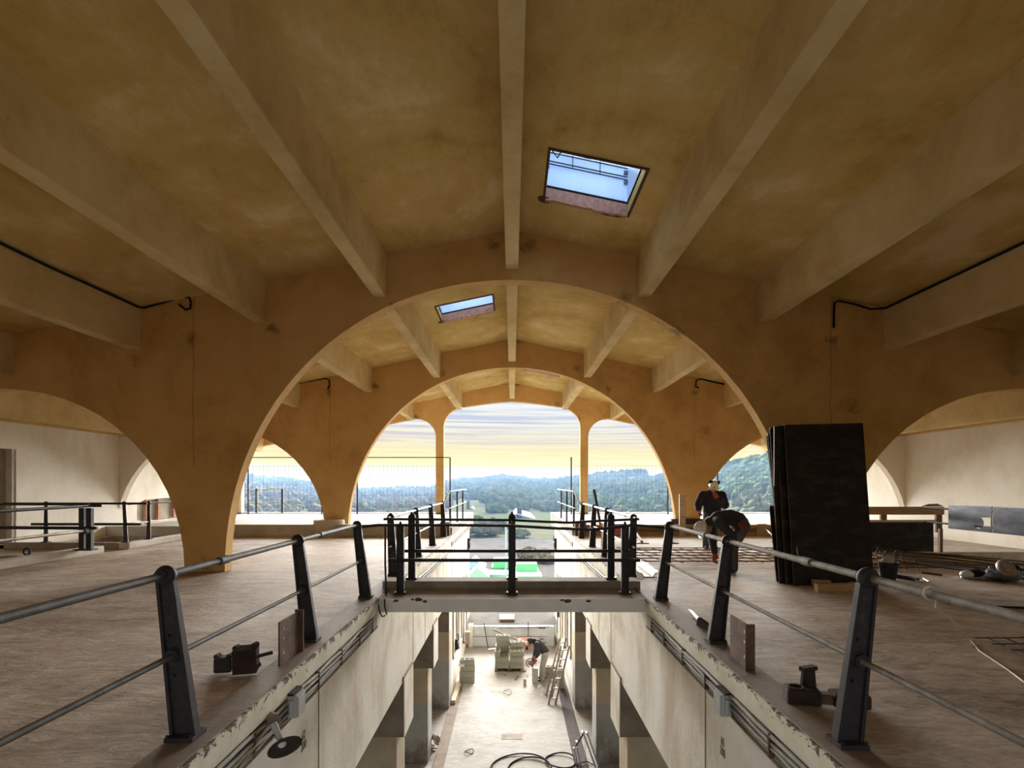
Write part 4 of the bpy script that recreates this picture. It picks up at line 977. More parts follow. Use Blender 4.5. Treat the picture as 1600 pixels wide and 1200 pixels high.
block((px0 + .80, py0 + .60, z3 + .2), R(14), 'tilted concrete block on top at the right of the pallet', G)
G2 = 'concrete blocks stacked by the left void wall'
for k, (dx, dy) in enumerate(((0, 0), (.0, 0), (.02, .02), (.0, .03))): block((-1.52 + dx, 18.42 + dy, LZ + .2 * k), R(-1 + k), ('lowest', 'second', 'third', 'topmost')[k] + ' concrete block of the stack by the left void wall', G2)
for k in range(2): block((-1.52, 18.65, LZ + .2 * k), 0, ('lower', 'upper')[k] + ' concrete block hidden behind the stack by the left void wall', G2)
G3 = 'concrete blocks behind the ladders'
block((1.28, 18.9, LZ), 0, 'lower of two concrete blocks behind the ladders, nearer the worker', G3); block((1.26, 18.9, LZ + .2), R(3), 'upper of two concrete blocks behind the ladders, nearer the worker', G3)
for k in range(3): block((1.62, 18.1, LZ + .2 * k), R(90), ('lowest', 'middle', 'topmost')[k] + ' concrete block of the stack against the right void wall', G3)
g = lg(836, 1066.5); o = block((g.x, g.y, LZ + .25), 0, 'pale concrete block stood on end under the saw', 'concrete blocks', rot=(0, R(90), R(4))); o.location = (g.x - .1, g.y, LZ + .25)
o.data = o.data.copy(); o.data.materials[0] = M['block_pale']
mb = MB(); g = lg(820, 1070); mb.box(g + Vector((0, 0, .10)), (.09, .08, .20), (0, 0, R(8))); one('block_offcut', 'small upright block offcut left of the worker with the saw', 'offcut', mb, 'block_pale', bevel=.004)
rr = random.Random(8)
for k, (px, py) in enumerate(((811, 1056), (806, 1062), (820, 1049), (825, 1057), (790, 1055), (808, 1059))):
    g = lg(px, py); mb = MB(); mb.ico(g + Vector((0, 0, .025)), rr.uniform(.03, .07), 1, .012, (1.2, 1, .5), rr)
    one('rubble', ['dark rubble lump nearest the small offcut', 'flat rubble lump left of the small offcut', 'rubble chip behind the offcut by the pallet', 'rubble chip by the sawn block', 'rubble chip in front of the pallet', 'grey rubble lump among the chips'][k], 'rubble', mb, 'concrete', group='rubble on the lower floor')
# trowel tray on the left stack
t = thing('trowel', 'white plastering float on the stack by the left void wall', 'tool', (-1.78, 18.3, LZ + .42))
mb = MB(); mb.box((-1.70, 18.27, LZ + .63), (.20, .12, .015), (R(25), R(10), 0)); mb.build('blade', M['white_metal'], t)
mb = MB(); mb.tube([(-1.72, 18.27, LZ + .65), (-1.69, 18.25, LZ + .70), (-1.66, 18.24, LZ + .655)], .012, 6); mb.build('handle', M['timber'], t)
# sawn beam, plank, spill
mb = MB(); mb.bar(lg(708, 1100, .06), lg(717, 1072, .06), .14, .10); one('timber_beam', 'pale sawn timber lying in the left gutter', 'timber', mb, 'timber_pale', bevel=.006)
sp = [(739, 1070.6), (746, 1070), (751, 1071.5), (757, 1076), (763, 1079.5), (766, 1083), (766.5, 1087), (772, 1089), (780, 1091), (787, 1094), (791, 1097), (788, 1099.5), (780, 1099.5), (768, 1097.5), (760, 1093), (753, 1090.5), (754, 1088), (757, 1087), (755, 1082), (753, 1078), (747, 1074.5), (741, 1073)]
mb = MB(); mb.plate([[(lg(*p).x, lg(*p).y) for p in sp]], .008, Matrix.Translation((0, 0, LZ)))
M['spill'] = paint('wet_white_spill', (.86, .88, .90), (.80, .83, .86), 4, .12, bmp=0)
one('plaster_spill', 'white wet spill in a crooked streak on the lower floor', 'spill', mb, 'spill')
# ladders
def ladder(lab, b0, b1, t0, t1, n):
    t = thing('ladder', lab, 'ladder', (Vector(b0) + Vector(b1)) / 2); b0, b1, t0, t1 = map(Vector, (b0, b1, t0, t1))
    for a, b in ((b0, t0), (b1, t1)): mb = MB(); mb.bar(a, b, .05, .08, (0, -1, .3)); mb.build('side_rail', M['corbel'], t)
    for k in range(n): f = (k + .6) / n; mb = MB(); mb.tube([b0.lerp(t0, f), b1.lerp(t1, f)], .026, 6); mb.build('rung', M['white_metal'], t)
ladder('nearer of two ladders leaning on the right void wall', lg(857, 1101), lg(867.5, 1101), (1.58, 17.55, -3.62), (1.84, 17.5, -3.60), 6)
ladder('farther ladder behind the nearer one on the right void wall', lg(853.5, 1087), lg(862, 1090), (1.62, 18.6, -3.68), (1.84, 18.55, -3.66), 6)
# hoses and tubular frame at the bottom of the view
def hoop(lab, c, rx, ry, r, m='black_plastic', rot=0):
    mb = MB(); mb.tube([(c[0] + rx * math.cos(a) * math.cos(rot) - ry * math.sin(a) * math.sin(rot), c[1] + rx * math.cos(a) * math.sin(rot) + ry * math.sin(a) * math.cos(rot), LZ + r + .02 * (1 + math.sin(2 * a))) for a in [i * math.pi / 18 for i in range(36)]], r, 6, closed=True)
    one('hose_loop', lab, 'hose', mb, m)
hoop('large black hose loop at the bottom of the lower floor', (.21, 12.75), .72, .72, .018)
hoop('inner black hose loop crossing the large one', (.42, 12.72), .52, .58, .018)
hoop('black hose loop by the right gutter beside the tubular frame', (1.17, 13.15), .37, .36, .018)
hoop('thin pale wire ring on the middle of the lower floor', (-.15, 17.5), .14, .22, .008, 'concrete')
hoop('small rusty wire ring at the left of the lower floor', (-1.07, 13.6), .11, .10, .01, 'rust')
t = thing('tubular_frame', 'bright tubular steel folding frame by the right gutter', 'frame', (1.85, 13.0, LZ))
for k, (a, b) in enumerate((((911.5, 1146), (931, 1200)), ((917, 1143), (935, 1198)), ((896.5, 1168), (903, 1202)), ((901, 1167), (908, 1202)))):
    A = at(a[0], a[1], 13.2 if k < 2 else 13.05); B = at(b[0], b[1], 12.95); B = B + (B - A) * .35; mb = MB(); mb.tube([A, B], .022, 8); mb.build('tube', M['galv'], t, smooth=True)
mb = MB(); mb.tube([at(899, 1167, 13.1), at(906, 1156, 13.15), at(913, 1144, 13.2)], .02, 8); mb.build('link', M['iron'], t)
for p_ in ((910, 1143), (901, 1158), (916, 1144)): mb = MB(); mb.cyl(at(p_[0], p_[1], 13.18), at(p_[0] + 1, p_[1] + 3, 13.1), .03, seg=8); mb.build('joint_cap', M['galv'], t)
mb = MB(); mb.tube([at(915, 1150, 13.2), at(914.5, 1178, 13.1), at(914, 1210, 12.9)], .008, 6); mb.build('cord', M['cord_white'], t)
mb = MB(); mb.tube([at(898, 1200, 12.9), at(906, 1192, 13.0), at(918, 1190, 13.05), at(930, 1196, 13.0), at(920, 1204, 12.9), at(906, 1206, 12.85)], .014, 6, closed=True); mb.build('wire', M['black_plastic'], t)
# tangle of cut branches by the left pier
t = thing('wire_bundle', 'tangled bundle of dark wire beside the second left pier', 'bundle', (-1.93, 13.55, LZ)); rr = random.Random(12)
for k in range(9):
    c = Vector((-1.95 + rr.uniform(-.05, .04), 13.6 + rr.uniform(-.1, .25), LZ + .2)); r_ = rr.uniform(.10, .2); tl = rr.uniform(-.5, .5)
    mb = MB(); mb.tube([c + Vector((r_ * math.cos(a) * .7, tl * r_ * math.cos(a), r_ * math.sin(a))) for a in [i * math.pi / 8 for i in range(14)]], .013, 5); mb.build('wire_turn', M['rebar_dark' if k % 2 else 'timber_dark'], t)
mb = MB(); mb.box2((-.28, 14.28, LZ), (.28, 14.6, LZ + .006)); one('floor_hatch', 'flush concrete hatch cover in the middle of the lower floor', 'hatch', mb, 'concrete')
# black fittings on the lower void walls
for k, (s, y, z, lab) in enumerate(((-1, 18.2, -3.75, 'dark valve on the left lower wall above the block stack'), (-1, 22.0, -3.4, 'rusty bracket on the left lower wall near the open end'), (1, 21.6, -3.5, 'rusty bracket on the right lower wall near the open end'), (-1, 23.3, -.95, 'dark wheel fitting at the far end of the left void wall'), (1, 23.3, -.95, 'dark fitting at the far end of the right void wall'))):
    t = thing('wall_fitting', lab, 'fitting', (s * 1.86, y, z)); rr = random.Random(k)
    mb = MB(); mb.box((s * 1.86, y, z), (.09, .10, .5 if k > 2 else .34)); mb.build('bracket', M['rust_dark'], t, bevel=.01)
    mb = MB(); mb.lathe([(.05, -.03), (.10, -.03), (.11, 0), (.10, .03), (.05, .03)], seg=14, M=Matrix.Translation((s * 1.82, y, z - .05)) @ Euler((0, R(90), 0)).to_matrix().to_4x4()); mb.build('disc', M['rust_dark'], t, smooth=True)
    mb = MB(); mb.tube([(s * 1.84, y, z + .1), (s * 1.78, y - .03, z + .22), (s * 1.82, y, z + .36)], .02, 6); mb.build('arm', M['rust_dark'], t)
mb = MB(); mb.box2((-1.82, 21.0, LZ + .55), (-1.62, 21.25, LZ + 1.0)); one('grey_box', 'grey box fixed low on the left lower wall', 'box', mb, 'concrete')
# low block wall closing the far end, rods and poles
M['blue_white'] = plaster('blue_white_render', [(.52, .57, .62), (.66, .71, .76), (.78, .81, .84)], .8, 2.5)
mb = MB(); mb.box2((-1.62, 22.55, LZ), (1.75, 22.75, -4.28)); struct(mb.build('wall_end_low', M['blue_white'], bevel=.01))
mb = MB(); mb.box2((-1.80, 22.4, LZ), (-1.62, 22.8, -4.22)); struct(mb.build('trim_8', M['white_wall']))
def pole(lab, pa, pb, Ya, Yb, r, m='rust'): mb = MB(); mb.tube([at(*pa, Ya), at(*pb, Yb)], r, 6); one('pole', lab, 'pole', mb, m)
pole('leaning thin pole left of the low end wall', (756, 973), (762.5, 1012), 22.4, 22.3, .022)
pole('upright thin pole before the right half of the low end wall', (825.5, 972), (825, 1010), 22.45, 22.4, .02)
pole('long pole slanting across the block pallet', (771, 984), (828, 1008), 21.6, 20.4, .025)
pole('lower horizontal rod along the low end wall', (736, 994.5), (855, 994.5), 22.5, 22.5, .012, 'pipe_steel')
pole('upper grey board edge on the low end wall', (779, 980.5), (857, 979.5), 22.5, 22.5, .03, 'pipe_steel')
for k, (py, x0, x1) in enumerate(((998.5, 844, 849), (1004.5, 848, 853), (981.5, 842, 852))): pole(('short dark rod stub above the worker', 'lower dark rod stub beside the worker', 'thin rod under the grey board edge')[k], (x0, py), (x1, py), 22.5, 22.5, .016, 'iron')
mb = MB(); mb.bar(at(763, 1014.5, 20.2), at(800, 1010.5, 20.3), .05, .02); one('white_lath', 'white lath lying over the block pallet', 'lath', mb, 'white_metal')
t = thing('wheelbarrow', 'orange red wheelbarrow tray behind the worker with the saw', 'wheelbarrow', (.62, 21.6, LZ))
mb = MB(); mb.lathe([(.22, .42), (.40, .58), (.41, .60), (.38, .59), (.21, .45)], (.60, 21.3, LZ), 20); mb.build('tray', M['orange'], t, smooth=True)
for s in (-1, 1):
    mb = MB(); mb.tube([(.6 + s * .26, 21.0, LZ + .40), (.6 + s * .25, 21.05, LZ + .0)], .02, 6); mb.build('leg', M['pipe_steel'], t)
    mb = MB(); mb.tube([(.6 + s * .3, 20.7, LZ + .62), (.6 + s * .22, 21.3, LZ + .42), (.6 + s * .06, 21.9, LZ + .3)], .02, 6); mb.build('handle', M['pipe_steel'], t)
mb = MB(); mb.lathe([(.06, -.035), (.15, -.04), (.17, 0), (.15, .04), (.06, .035)], seg=16, M=Matrix.Translation((.6, 22.0, LZ + .18)) @ Euler((0, R(90), 0)).to_matrix().to_4x4()); mb.build('wheel', M['black_plastic'], t, smooth=True)
mb = MB(); mb.bar(lg(745, 1052, .01), lg(752, 1049, .01), .02, .01); one('wire_offcut', 'thin bent wire right of the left block stack', 'wire', mb, 'pipe_steel')
# ------------------------------------------------------------------ outside: yard, slopes, trees, skips
GZ = -4.25
def ridge_at(px):
    """height in pixel rows above the frame's horizon of the wooded ridge, by direction"""
    pts = [(-800, 22), (200, 24), (340, 14), (385, 9), (420, 2), (450, 4), (500, -4), (560, -13), (670, -12), (695, -2), (715, 3), (745, 1), (785, 6), (815, 3), (840, 0), (880, 2), (905, 3), (930, 7), (955, 9), (985, 13), (1030, 11), (1060, 10), (1100, 16), (1140, 23), (1175, 29), (1215, 37), (1300, 50), (1500, 70), (2400, 80)]
    for (a, b), (c, d) in zip(pts, pts[1:]):
        if a <= px <= c: 
            f = (px - a) / (c - a); f = f * f * (3 - 2 * f); return b + (d - b) * f
    return 20
def dist_at(px):   # distance of the ridge crest
    pts = [(-800, 260), (400, 420), (560, 420), (690, 380), (800, 330), (1000, 290), (1150, 170), (1300, 140), (2400, 140)]
    for (a, b), (c, d) in zip(pts, pts[1:]):
        if a <= px <= c: return b + (d - b) * (px - a) / (c - a)
    return 200
def terrain_z(x, y):
    px = 800 + x / max(y, 1) * F; D = dist_at(px); zr = EYE + ridge_at(px) * D / F
    s0 = 62 + 20 * math.sin(x * .02) if px < 1100 else 48
    f = min(1, max(0, (y - s0) / (D - s0))); f = f ** 1.15
    z = GZ + (zr - GZ) * f
    if y > D: z = zr - (y - D) * .05
    z += (mnoise.noise(Vector((x * .03, y * .03, 2))) * 1.6 + mnoise.noise(Vector((x * .1, y * .1, 5))) * .5) * min(1, max(0, (y - s0) / 40)) * (1 if y < D * .9 else .4)
    return z
M['ground'] = floor_mat('pale_yard_ground', [(.09, .082, .07), (.125, .118, .107), (.155, .148, .14), (.18, .176, .17)], (1, 1, 1), .25, .9, .3, 0.0)
def hill_mat():
    m, nt, b = base_mat('dry_hillside')
    n = tex(nt, .05, 8, (1, 1, 1), .7, .5); n2 = tex(nt, .4, 6, (1, 1, 1), .7, off=4)
    f = mathn(nt, 'ADD', mathn(nt, 'MULTIPLY', n, .6), mathn(nt, 'MULTIPLY', n2, .4))
    c = ramp(nt, f, [(.36, (.05, .075, .04)), (.47, (.10, .125, .065)), (.56, (.15, .14, .09)), (.66, (.22, .20, .155))])
    nt.links.new(c, b.inputs['Base Color']); b.inputs['Roughness'].default_value = 1; b.inputs['Specular IOR Level'].default_value = 0; return m
M['hill'] = hill_mat()
# near yard
mb = MB(); n = 40
xs = [-60 + 3 * i for i in range(41)]; ys = [22.8 + 1.5 * j for j in range(30)]
grid = [[mb.bm.verts.new((x, y, GZ + .05 * mnoise.noise(Vector((x * .3, y * .3, 0))))) for x in xs] for y in ys]
for j in range(len(ys) - 1):
    for i in range(len(xs) - 1): mb.bm.faces.new((grid[j][i], grid[j][i + 1], grid[j + 1][i + 1], grid[j + 1][i]))
struct(mb.build('ground', M['ground'], smooth=True))
# sloping land as a fan out to the ridge
mb = MB(); cols = [-800 + 20 * i for i in range(161)]; fr = [0, .02, .04, .07, .1, .13, .17, .21, .26, .31, .37, .43, .5, .58, .66, .75, .84, .93, 1.0, 1.05, 1.2]
grid = []
for f in fr:
    row = []
    for px in cols:
        y = 58 + (dist_at(px) - 58) * f; x = (px - 800) * y / F; row.append(mb.bm.verts.new((x, y, terrain_z(x, y))))
    grid.append(row)
for j in range(len(fr) - 1):
    for i in range(len(cols) - 1): mb.bm.faces.new((grid[j][i], grid[j][i + 1], grid[j + 1][i + 1], grid[j + 1][i]))
struct(mb.build('hillside', M['hill'], smooth=True))
# far ranges
M['far'] = paint('far_woods', (.12, .15, .10), (.08, .11, .08), .02, .95, bmp=0)
for k, (D, base, amp, nm) in enumerate(((560, -6, 3.5, 'far_range'), (1150, .5, 1.6, 'farther_range'))):
    mb = MB(); row = []
    for i in range(140):
        px = -400 + i * 18; x = (px - 800) * D / F; h = base + amp * mnoise.noise(Vector((px * .008, k * 7, 0))) + (0 if k else 1.0 * mnoise.noise(Vector((px * .03, 3, 0))))
        z = EYE + h * D / F; row.append([mb.bm.verts.new((x, D, z)), mb.bm.verts.new((x, D - 120, -25)), mb.bm.verts.new((x, D + 200, -25))])
    for a, b in zip(row, row[1:]):
        mb.bm.faces.new((a[1], b[1], b[0], a[0])); mb.bm.faces.new((a[0], b[0], b[2], a[2]))
    struct(mb.build(nm, M['far'], smooth=True))
# foliage
def leaf_mat(name, c1, c2):
    m, nt, b = base_mat(name); n = tex(nt, 1.2, 5, (1, 1, 1), .7)
    nt.links.new(ramp(nt, n, [(.35, c1), (.65, c2)]), b.inputs['Base Color']); b.inputs['Roughness'].default_value = .9; b.inputs['Specular IOR Level'].default_value = 0
    return m
M['leaf'] = leaf_mat('pine_green', (.07, .11, .055), (.18, .235, .115)); M['leaf2'] = leaf_mat('olive_green', (.12, .135, .085), (.25, .26, .17)); M['leaf3'] = leaf_mat('dry_scrub', (.17, .14, .10), (.32, .28, .21))
M['bark'] = paint('bark', (.12, .09, .07), (.07, .05, .04), 8, .9)
rr = random.Random(77)
def crown_verts(r, sub, j, sc, seed):
    q = random.Random(seed); b = bmesh.new(); bmesh.ops.create_icosphere(b, subdivisions=sub, radius=r)
    for v in b.verts:
        f = 1 + .35 * mnoise.noise(v.co * (2.2 / r) + Vector((seed, 0, 0))) + q.uniform(-j, j); v.co = Vector((v.co.x * sc[0] * f, v.co.y * sc[1] * f, v.co.z * sc[2] * f))
    vs = [v.co.copy() for v in b.verts]; fs = [[v.index for v in f.verts] for f in b.faces]; b.free(); return vs, fs
blobs = [crown_verts(1, 2, .12, (1, 1, rr.uniform(.8, 1.25)), s) for s in range(8)]
def forest(name, label, spots, m):
    V, Fc = [], []
    for (x, y, z, r) in spots:
        vs, fs = blobs[rr.randrange(8)]; a = rr.uniform(0, 6.28); ca, sa = math.cos(a), math.sin(a); o = len(V)
        V += [(x + r * (v.x * ca - v.y * sa), y + r * (v.x * sa + v.y * ca), z + r * v.z) for v in vs]; Fc += [[i + o for i in f] for f in fs]
    me = bpy.data.meshes.new(name); me.from_pydata(V, [], Fc); me.update(); me.materials.append(M[m]); o = bpy.data.objects.new(name, me); C.objects.link(o)
    return tag(o, label, 'forest', None, 'stuff')
def scatter(n, pxr, fr_, rad, dens=None):
    out = []
    for _ in range(n):
        px = rr.uniform(*pxr); D = dist_at(px); f = fr_[0] + (fr_[1] - fr_[0]) * rr.random() ** .8; y = 60 + (D - 60) * f; x = (px - 800) * y / F
        if 700 < px < 880 and y < 107: continue
        if dens and mnoise.noise(Vector((x * .025, y * .025, 9))) < dens: continue
        r = rr.uniform(*rad) * (.6 + .8 * f); out.append((x, y, terrain_z(x, y) + r * .5, r))
    return out
forest('hill_woods', 'hazy green woods on the hill beyond the void', scatter(2300, (690, 1090), (.15, 1.0), (1.1, 2.0), -.25), 'leaf')
forest('hill_scrub', 'olive scrub between the woods on the middle hill', scatter(1100, (540, 1090), (.05, .95), (.8, 1.7), -.2), 'leaf2')
forest('pine_slope', 'blue green pine slope past the right openings', scatter(1900, (1090, 1420), (.25, 1.0), (1.0, 1.7)), 'leaf')
forest('pine_slope_scrub', 'pale scrub at the foot of the pine slope', scatter(500, (1060, 1420), (.0, .6), (.7, 1.4)), 'leaf2')
forest('left_woods', 'dark green woods on the low hills to the left', scatter(1300, (150, 700), (.5, 1.0), (1.3, 2.4), -.1), 'leaf')
forest('left_scrub', 'grey olive scrub on the plain to the left', scatter(700, (200, 700), (.03, .6), (.9, 2.0), .0), 'leaf2')
forest('dry_bushes', 'leafless brown bushes on the plain to the left', scatter(260, (330, 700), (.05, .4), (.8, 1.6)), 'leaf3')
# single trees that stand out
def tree(label, x, y, h, r, m, cyp=False, group='trees beyond the building', bush=False):
    z = terrain_z(x, y) if y > 60 else GZ
    t = thing('cypress' if cyp else ('bush' if bush else 'tree'), label, 'bush' if bush else 'tree', (x, y, z), group=group)
    mb = MB(); mb.cyl((x, y, z), (x, y, z + h * .5), r * .12, r * .06, 7); mb.build('trunk', M['bark'], t)
    mb = MB(); q = random.Random(int(x * 10 + y))
    k = 16 if not cyp else 3
    for i in range(k):
        if cyp: vs = mb.ico((x, y, z + h * (.25 + .22 * i)), r * (1 - .25 * i), 2, r * .12, (1, 1, 2.4), q)
        else:
            a = i * 2.4; rad = r * .75 * math.sqrt(i / k); rz_ = q.uniform(.22, .38)
            mb.ico((x + rad * math.cos(a), y + rad * math.sin(a), z + h * (.72 if not bush else .5) - i * h * .02 + q.uniform(-.1, .1) * h), r * rz_, 2, r * .07, (1, 1, .8), q)
    mb.build('crown', M[m], t)
for k, (px, py, Y, h, r, m, lab) in enumerate((
        (752, 832, 62, 2.6, 2.0, 'leaf2', 'broad olive bush across the yard on the left of the void'), (772, 830, 66, 2.6, 1.9, 'leaf2', 'olive bush right of the broad one across the yard'), (742, 822, 70, 3, 1.8, 'leaf', 'green bush at the far left edge of the yard view'),
        (812, 838, 60, 1.3, 1.3, 'leaf2', 'low bush right of the middle bridge post'), (776, 812, 98, 2.0, 2.4, 'leaf', 'rounded green tree between the two shed roofs'), (852, 876, 41, 1.5, 1.0, 'leaf3', 'dry bush behind the skips on the right'), (826, 872, 43, 1.3, 1.1, 'leaf3', 'dry bush directly behind the right green skip'))):
    x = (px - 800) * Y / F; tree(lab, x, Y, h, r, m, bush=True, group='bushes round the yard')
for k, px in enumerate((448, 454, 460, 466, 443)):
    Y = 230; x = (px - 800) * Y / F; tree(('second', 'third', 'fourth', 'rightmost', 'leftmost')[k] + ' of the dark cypresses on the left plain', x, Y, 4.4 - .7 * (k % 3), .5, 'leaf', True, 'cypresses on the left plain')
for k, (px, h) in enumerate(((781, 4.2), (802, 3.8), (757, 3.0), (762, 2.4), (934, 4), (939, 3.6), (946, 4.4), (826, 2.4))):
    D = dist_at(px) * .985; x = (px - 800) * D / F
    tree(('lone pine on the crest above the middle bridge post, left one', 'lone pine on the crest above the middle bridge post, right one', 'small crest tree left of the lone pines', 'smallest crest tree left of the lone pines', 'left tree of the crest trio beside the right column', 'middle tree of the crest trio beside the right column', 'right tree of the crest trio beside the right column', 'low crest tree right of the lone pines')[k], x, D, h * 1.25, h * .5, 'leaf', group='crest trees')
for px, py, lab in ((751, 744, 'thin mast on the crest left of the lone pines'), (884.5, 750, 'thin mast on the crest left of the right column')):
    D = dist_at(px) * .99; a = at(px, py, D); z = terrain_z(a.x, D); t = thing('mast', lab, 'mast', (a.x, D, z))
    mb = MB(); mb.cyl((a.x, D, z), (a.x, D, a.z), .22, .1, 6); mb.build('shaft', M['iron'], t)
    mb = MB(); mb.box((a.x, D, a.z - .6), (.9, .3, .3)); mb.build('aerial', M['iron'], t)
# sheds across the yard
M['roof_white'] = paint('pale_sheet_roof', (.72, .73, .74), (.62, .63, .64), 1, .6, bmp=0); M['shed_wall'] = paint('grey_shed_wall', (.50, .51, .53), (.42, .43, .45), 1, .8, bmp=0); M['pink'] = paint('pink_render', (.50, .36, .33), (.44, .31, .28), 1, .85, bmp=0); M['tile'] = paint('dull_tile_roof', (.40, .33, .30), (.32, .26, .24), 2, .85)
def shed(label, px0, px1, py_eave, py_ridge, Y, depth, wall, roof, ridge_f=.45):
    x0, x1 = (px0 - 800) * Y / F, (px1 - 800) * Y / F; ze = EYE - (py_eave - 757) * Y / F; zr = EYE - (py_ridge - 757) * Y / F; zg = terrain_z((x0 + x1) / 2, Y) - .6 if Y > 60 else GZ
    t = thing('shed', label, 'building', ((x0 + x1) / 2, Y, zg)); xm = x0 + (x1 - x0) * ridge_f
    mb = MB(); mb.plate([[(x0, zg), (x1, zg), (x1, ze), (xm, zr), (x0, ze)]], depth, Matrix.Translation((0, Y, 0)) @ XZ); mb.build('walls', M[wall], t)
    for nm, a, b in (('roof_slope', (x0, ze), (xm, zr)), ('roof_slope', (xm, zr), (x1, ze))):
        d = .4; mb = MB(); mb.plate([[a, b, (b[0], b[1] + .25), (a[0], a[1] + .25)]], depth + 2 * d, Matrix.Translation((0, Y - d, 0)) @ XZ); mb.build(nm, M[roof], t)
    mb = MB(); mb.box2((x0 + (x1 - x0) * .2, Y - .06, zg), (x0 + (x1 - x0) * .35, Y, zg + 2.2)); mb.build('door', M['hole'], t)
shed('pink shed with a dull pitched roof left of the void', 722, 756, 803, 795, 105, 12, 'pink', 'tile', .4)
shed('long white roofed shed behind the middle of the footbridge', 797, 850, 817, 803.5, 88, 16, 'shed_wall', 'roof_white', .18)
# skips
M['green'] = paint('bright_green_skip', (.24, .72, .36), (.19, .64, .30), 2, .7, bmp=0, spec=.1); M['mint'] = paint('faded_mint_skip', (.40, .76, .62), (.34, .68, .55), 2, .7, bmp=0, spec=.1); M['blue'] = paint('pale_blue_bin', (.44, .62, .86), (.38, .55, .80), 2, .7, bmp=0, spec=.1); M['grass'] = leaf_mat('thin_grass', (.16, .20, .08), (.30, .33, .16))
def skip(label, px0, px1, pyt, pyb, Y, depth, m, lid=None, slope=.12, ribs=4):
    x0, x1 = (px0 - 800) * Y / F, (px1 - 800) * Y / F; zt = EYE - (pyt - 757) * Y / F; zb = GZ
    t = thing('skip', label, 'skip', ((x0 + x1) / 2, Y, zb)); w = x1 - x0
    mb = MB(); vs = mb.box2((x0, Y, zb + .08), (x1, Y + depth, zt))
    for v in vs:
        if v.co.z < (zb + zt) / 2: v.co.x += slope * w * (.5 if v.co.x < (x0 + x1) / 2 else -.5)
    mb.build('body', M[m], t, bevel=.02)
    for s in range(ribs): xx = x0 + w * (.12 + .76 * s / max(1, ribs - 1)); mb = MB(); mb.box2((xx - .04, Y - .06, zb + .15), (xx + .04, Y + .02, zt - .06)); mb.build('rib', M[m], t)
    mb = MB(); mb.box2((x0 - .05, Y - .07, zt - .08), (x1 + .05, Y + depth + .07, zt)); mb.build('rim', M[m], t, bevel=.015)
    if lid == 'gable':
        mb = MB(); mb.plate([[(x0, zt), (x1, zt), (x0 + w * .45, zt + .55)]], depth, Matrix.Translation((0, Y, 0)) @ XZ); mb.build('lid', M[m], t)
    elif lid == 'flat':
        mb = MB(); vs = mb.box2((x0 + .05, Y + .02, zt), (x1 - .05, Y + depth - .1, zt + .45))
        for v in vs:
            if v.co.z > zt + .2: v.co.y += .25 if v.co.y < Y + depth / 2 else -.25; 
        mb.build('lid', M[m], t, bevel=.02)
        for s in range(3): xx = x0 + w * (.3 + .2 * s); mb = MB(); mb.box2((xx, Y - .05, zt - .45), (xx + .16, Y + .03, zt - .12)); mb.build('pocket', M['hole'], t)
    for s in (x0 + .2, x1 - .2): mb = MB(); mb.box2((s - .1, Y + .1, zb), (s + .1, Y + depth - .1, zb + .09)); mb.build('skid', M['iron'], t)
skip('mint skip with pitched lid in front of the blue bin', 731, 763, 901, 909, 32.0, 2.0, 'mint', 'gable', .1)
skip('pale blue bin with a white hatch at the left of the skips', 726, 757, 886, 905, 35.5, 1.8, 'blue', 'gable', .05)
skip('bright green skip standing behind the long mint skip', 769, 799, 886, 903, 36.5, 2.0, 'green', 'flat', .2)
skip('long low mint skip left of the middle bridge post', 757, 800, 897, 909, 33.0, 1.6, 'mint', None, .18, 5)
skip('bright green skip with raised lid right of the middle bridge post', 806, 841, 893, 904, 35.0, 2.0, 'green', 'flat', .0)
skip('low green skip in front at the right of the middle bridge post', 806, 846, 900, 909, 33.0, 1.5, 'green', None, .05, 5)
mb = MB(); mb.tube([at(790.5, 916, 31.0) * 1, at(790.5, 822, 31.0)], .05, 8); one('pole', 'thin pale blue pole rising from the yard just left of the middle bridge post', 'pole', mb, 'blue')
t = thing('pallet', 'white pallet lying on the yard beyond the low end wall', 'pallet', (-.24, 23.6, GZ))
for k in range(6): mb = MB(); x = -.53 + .11 * k; mb.box2((x, 23.2, GZ + .10), (x + .075, 24.0, GZ + .125)); mb.build('slat', M['white_metal'], t)
for y in (23.2, 23.55, 23.9): mb = MB(); mb.box2((-.53, y, GZ + .01), (.10, y + .09, GZ + .10)); mb.build('bearer', M['timber_dark'], t)
# light haze over the valley
hz = bpy.data.materials.new('valley_haze'); hz.use_nodes = True; nt = hz.node_tree; nt.nodes.clear()
ho = nt.nodes.new('ShaderNodeOutputMaterial'); vs_ = nt.nodes.new('ShaderNodeVolumeScatter'); vs_.inputs['Color'].default_value = (.115, .18, .32, 1); vs_.inputs['Density'].default_value = .0048; vs_.inputs['Anisotropy'].default_value = 0
nt.links.new(vs_.outputs[0], ho.inputs['Volume'])
mb = MB(); mb.box2((-1600, 27, -40), (1600, 1300, 6.5)); hzo = mb.build('haze', hz); tag(hzo, 'thin bluish haze filling the valley beyond the building', 'haze', None, 'stuff')
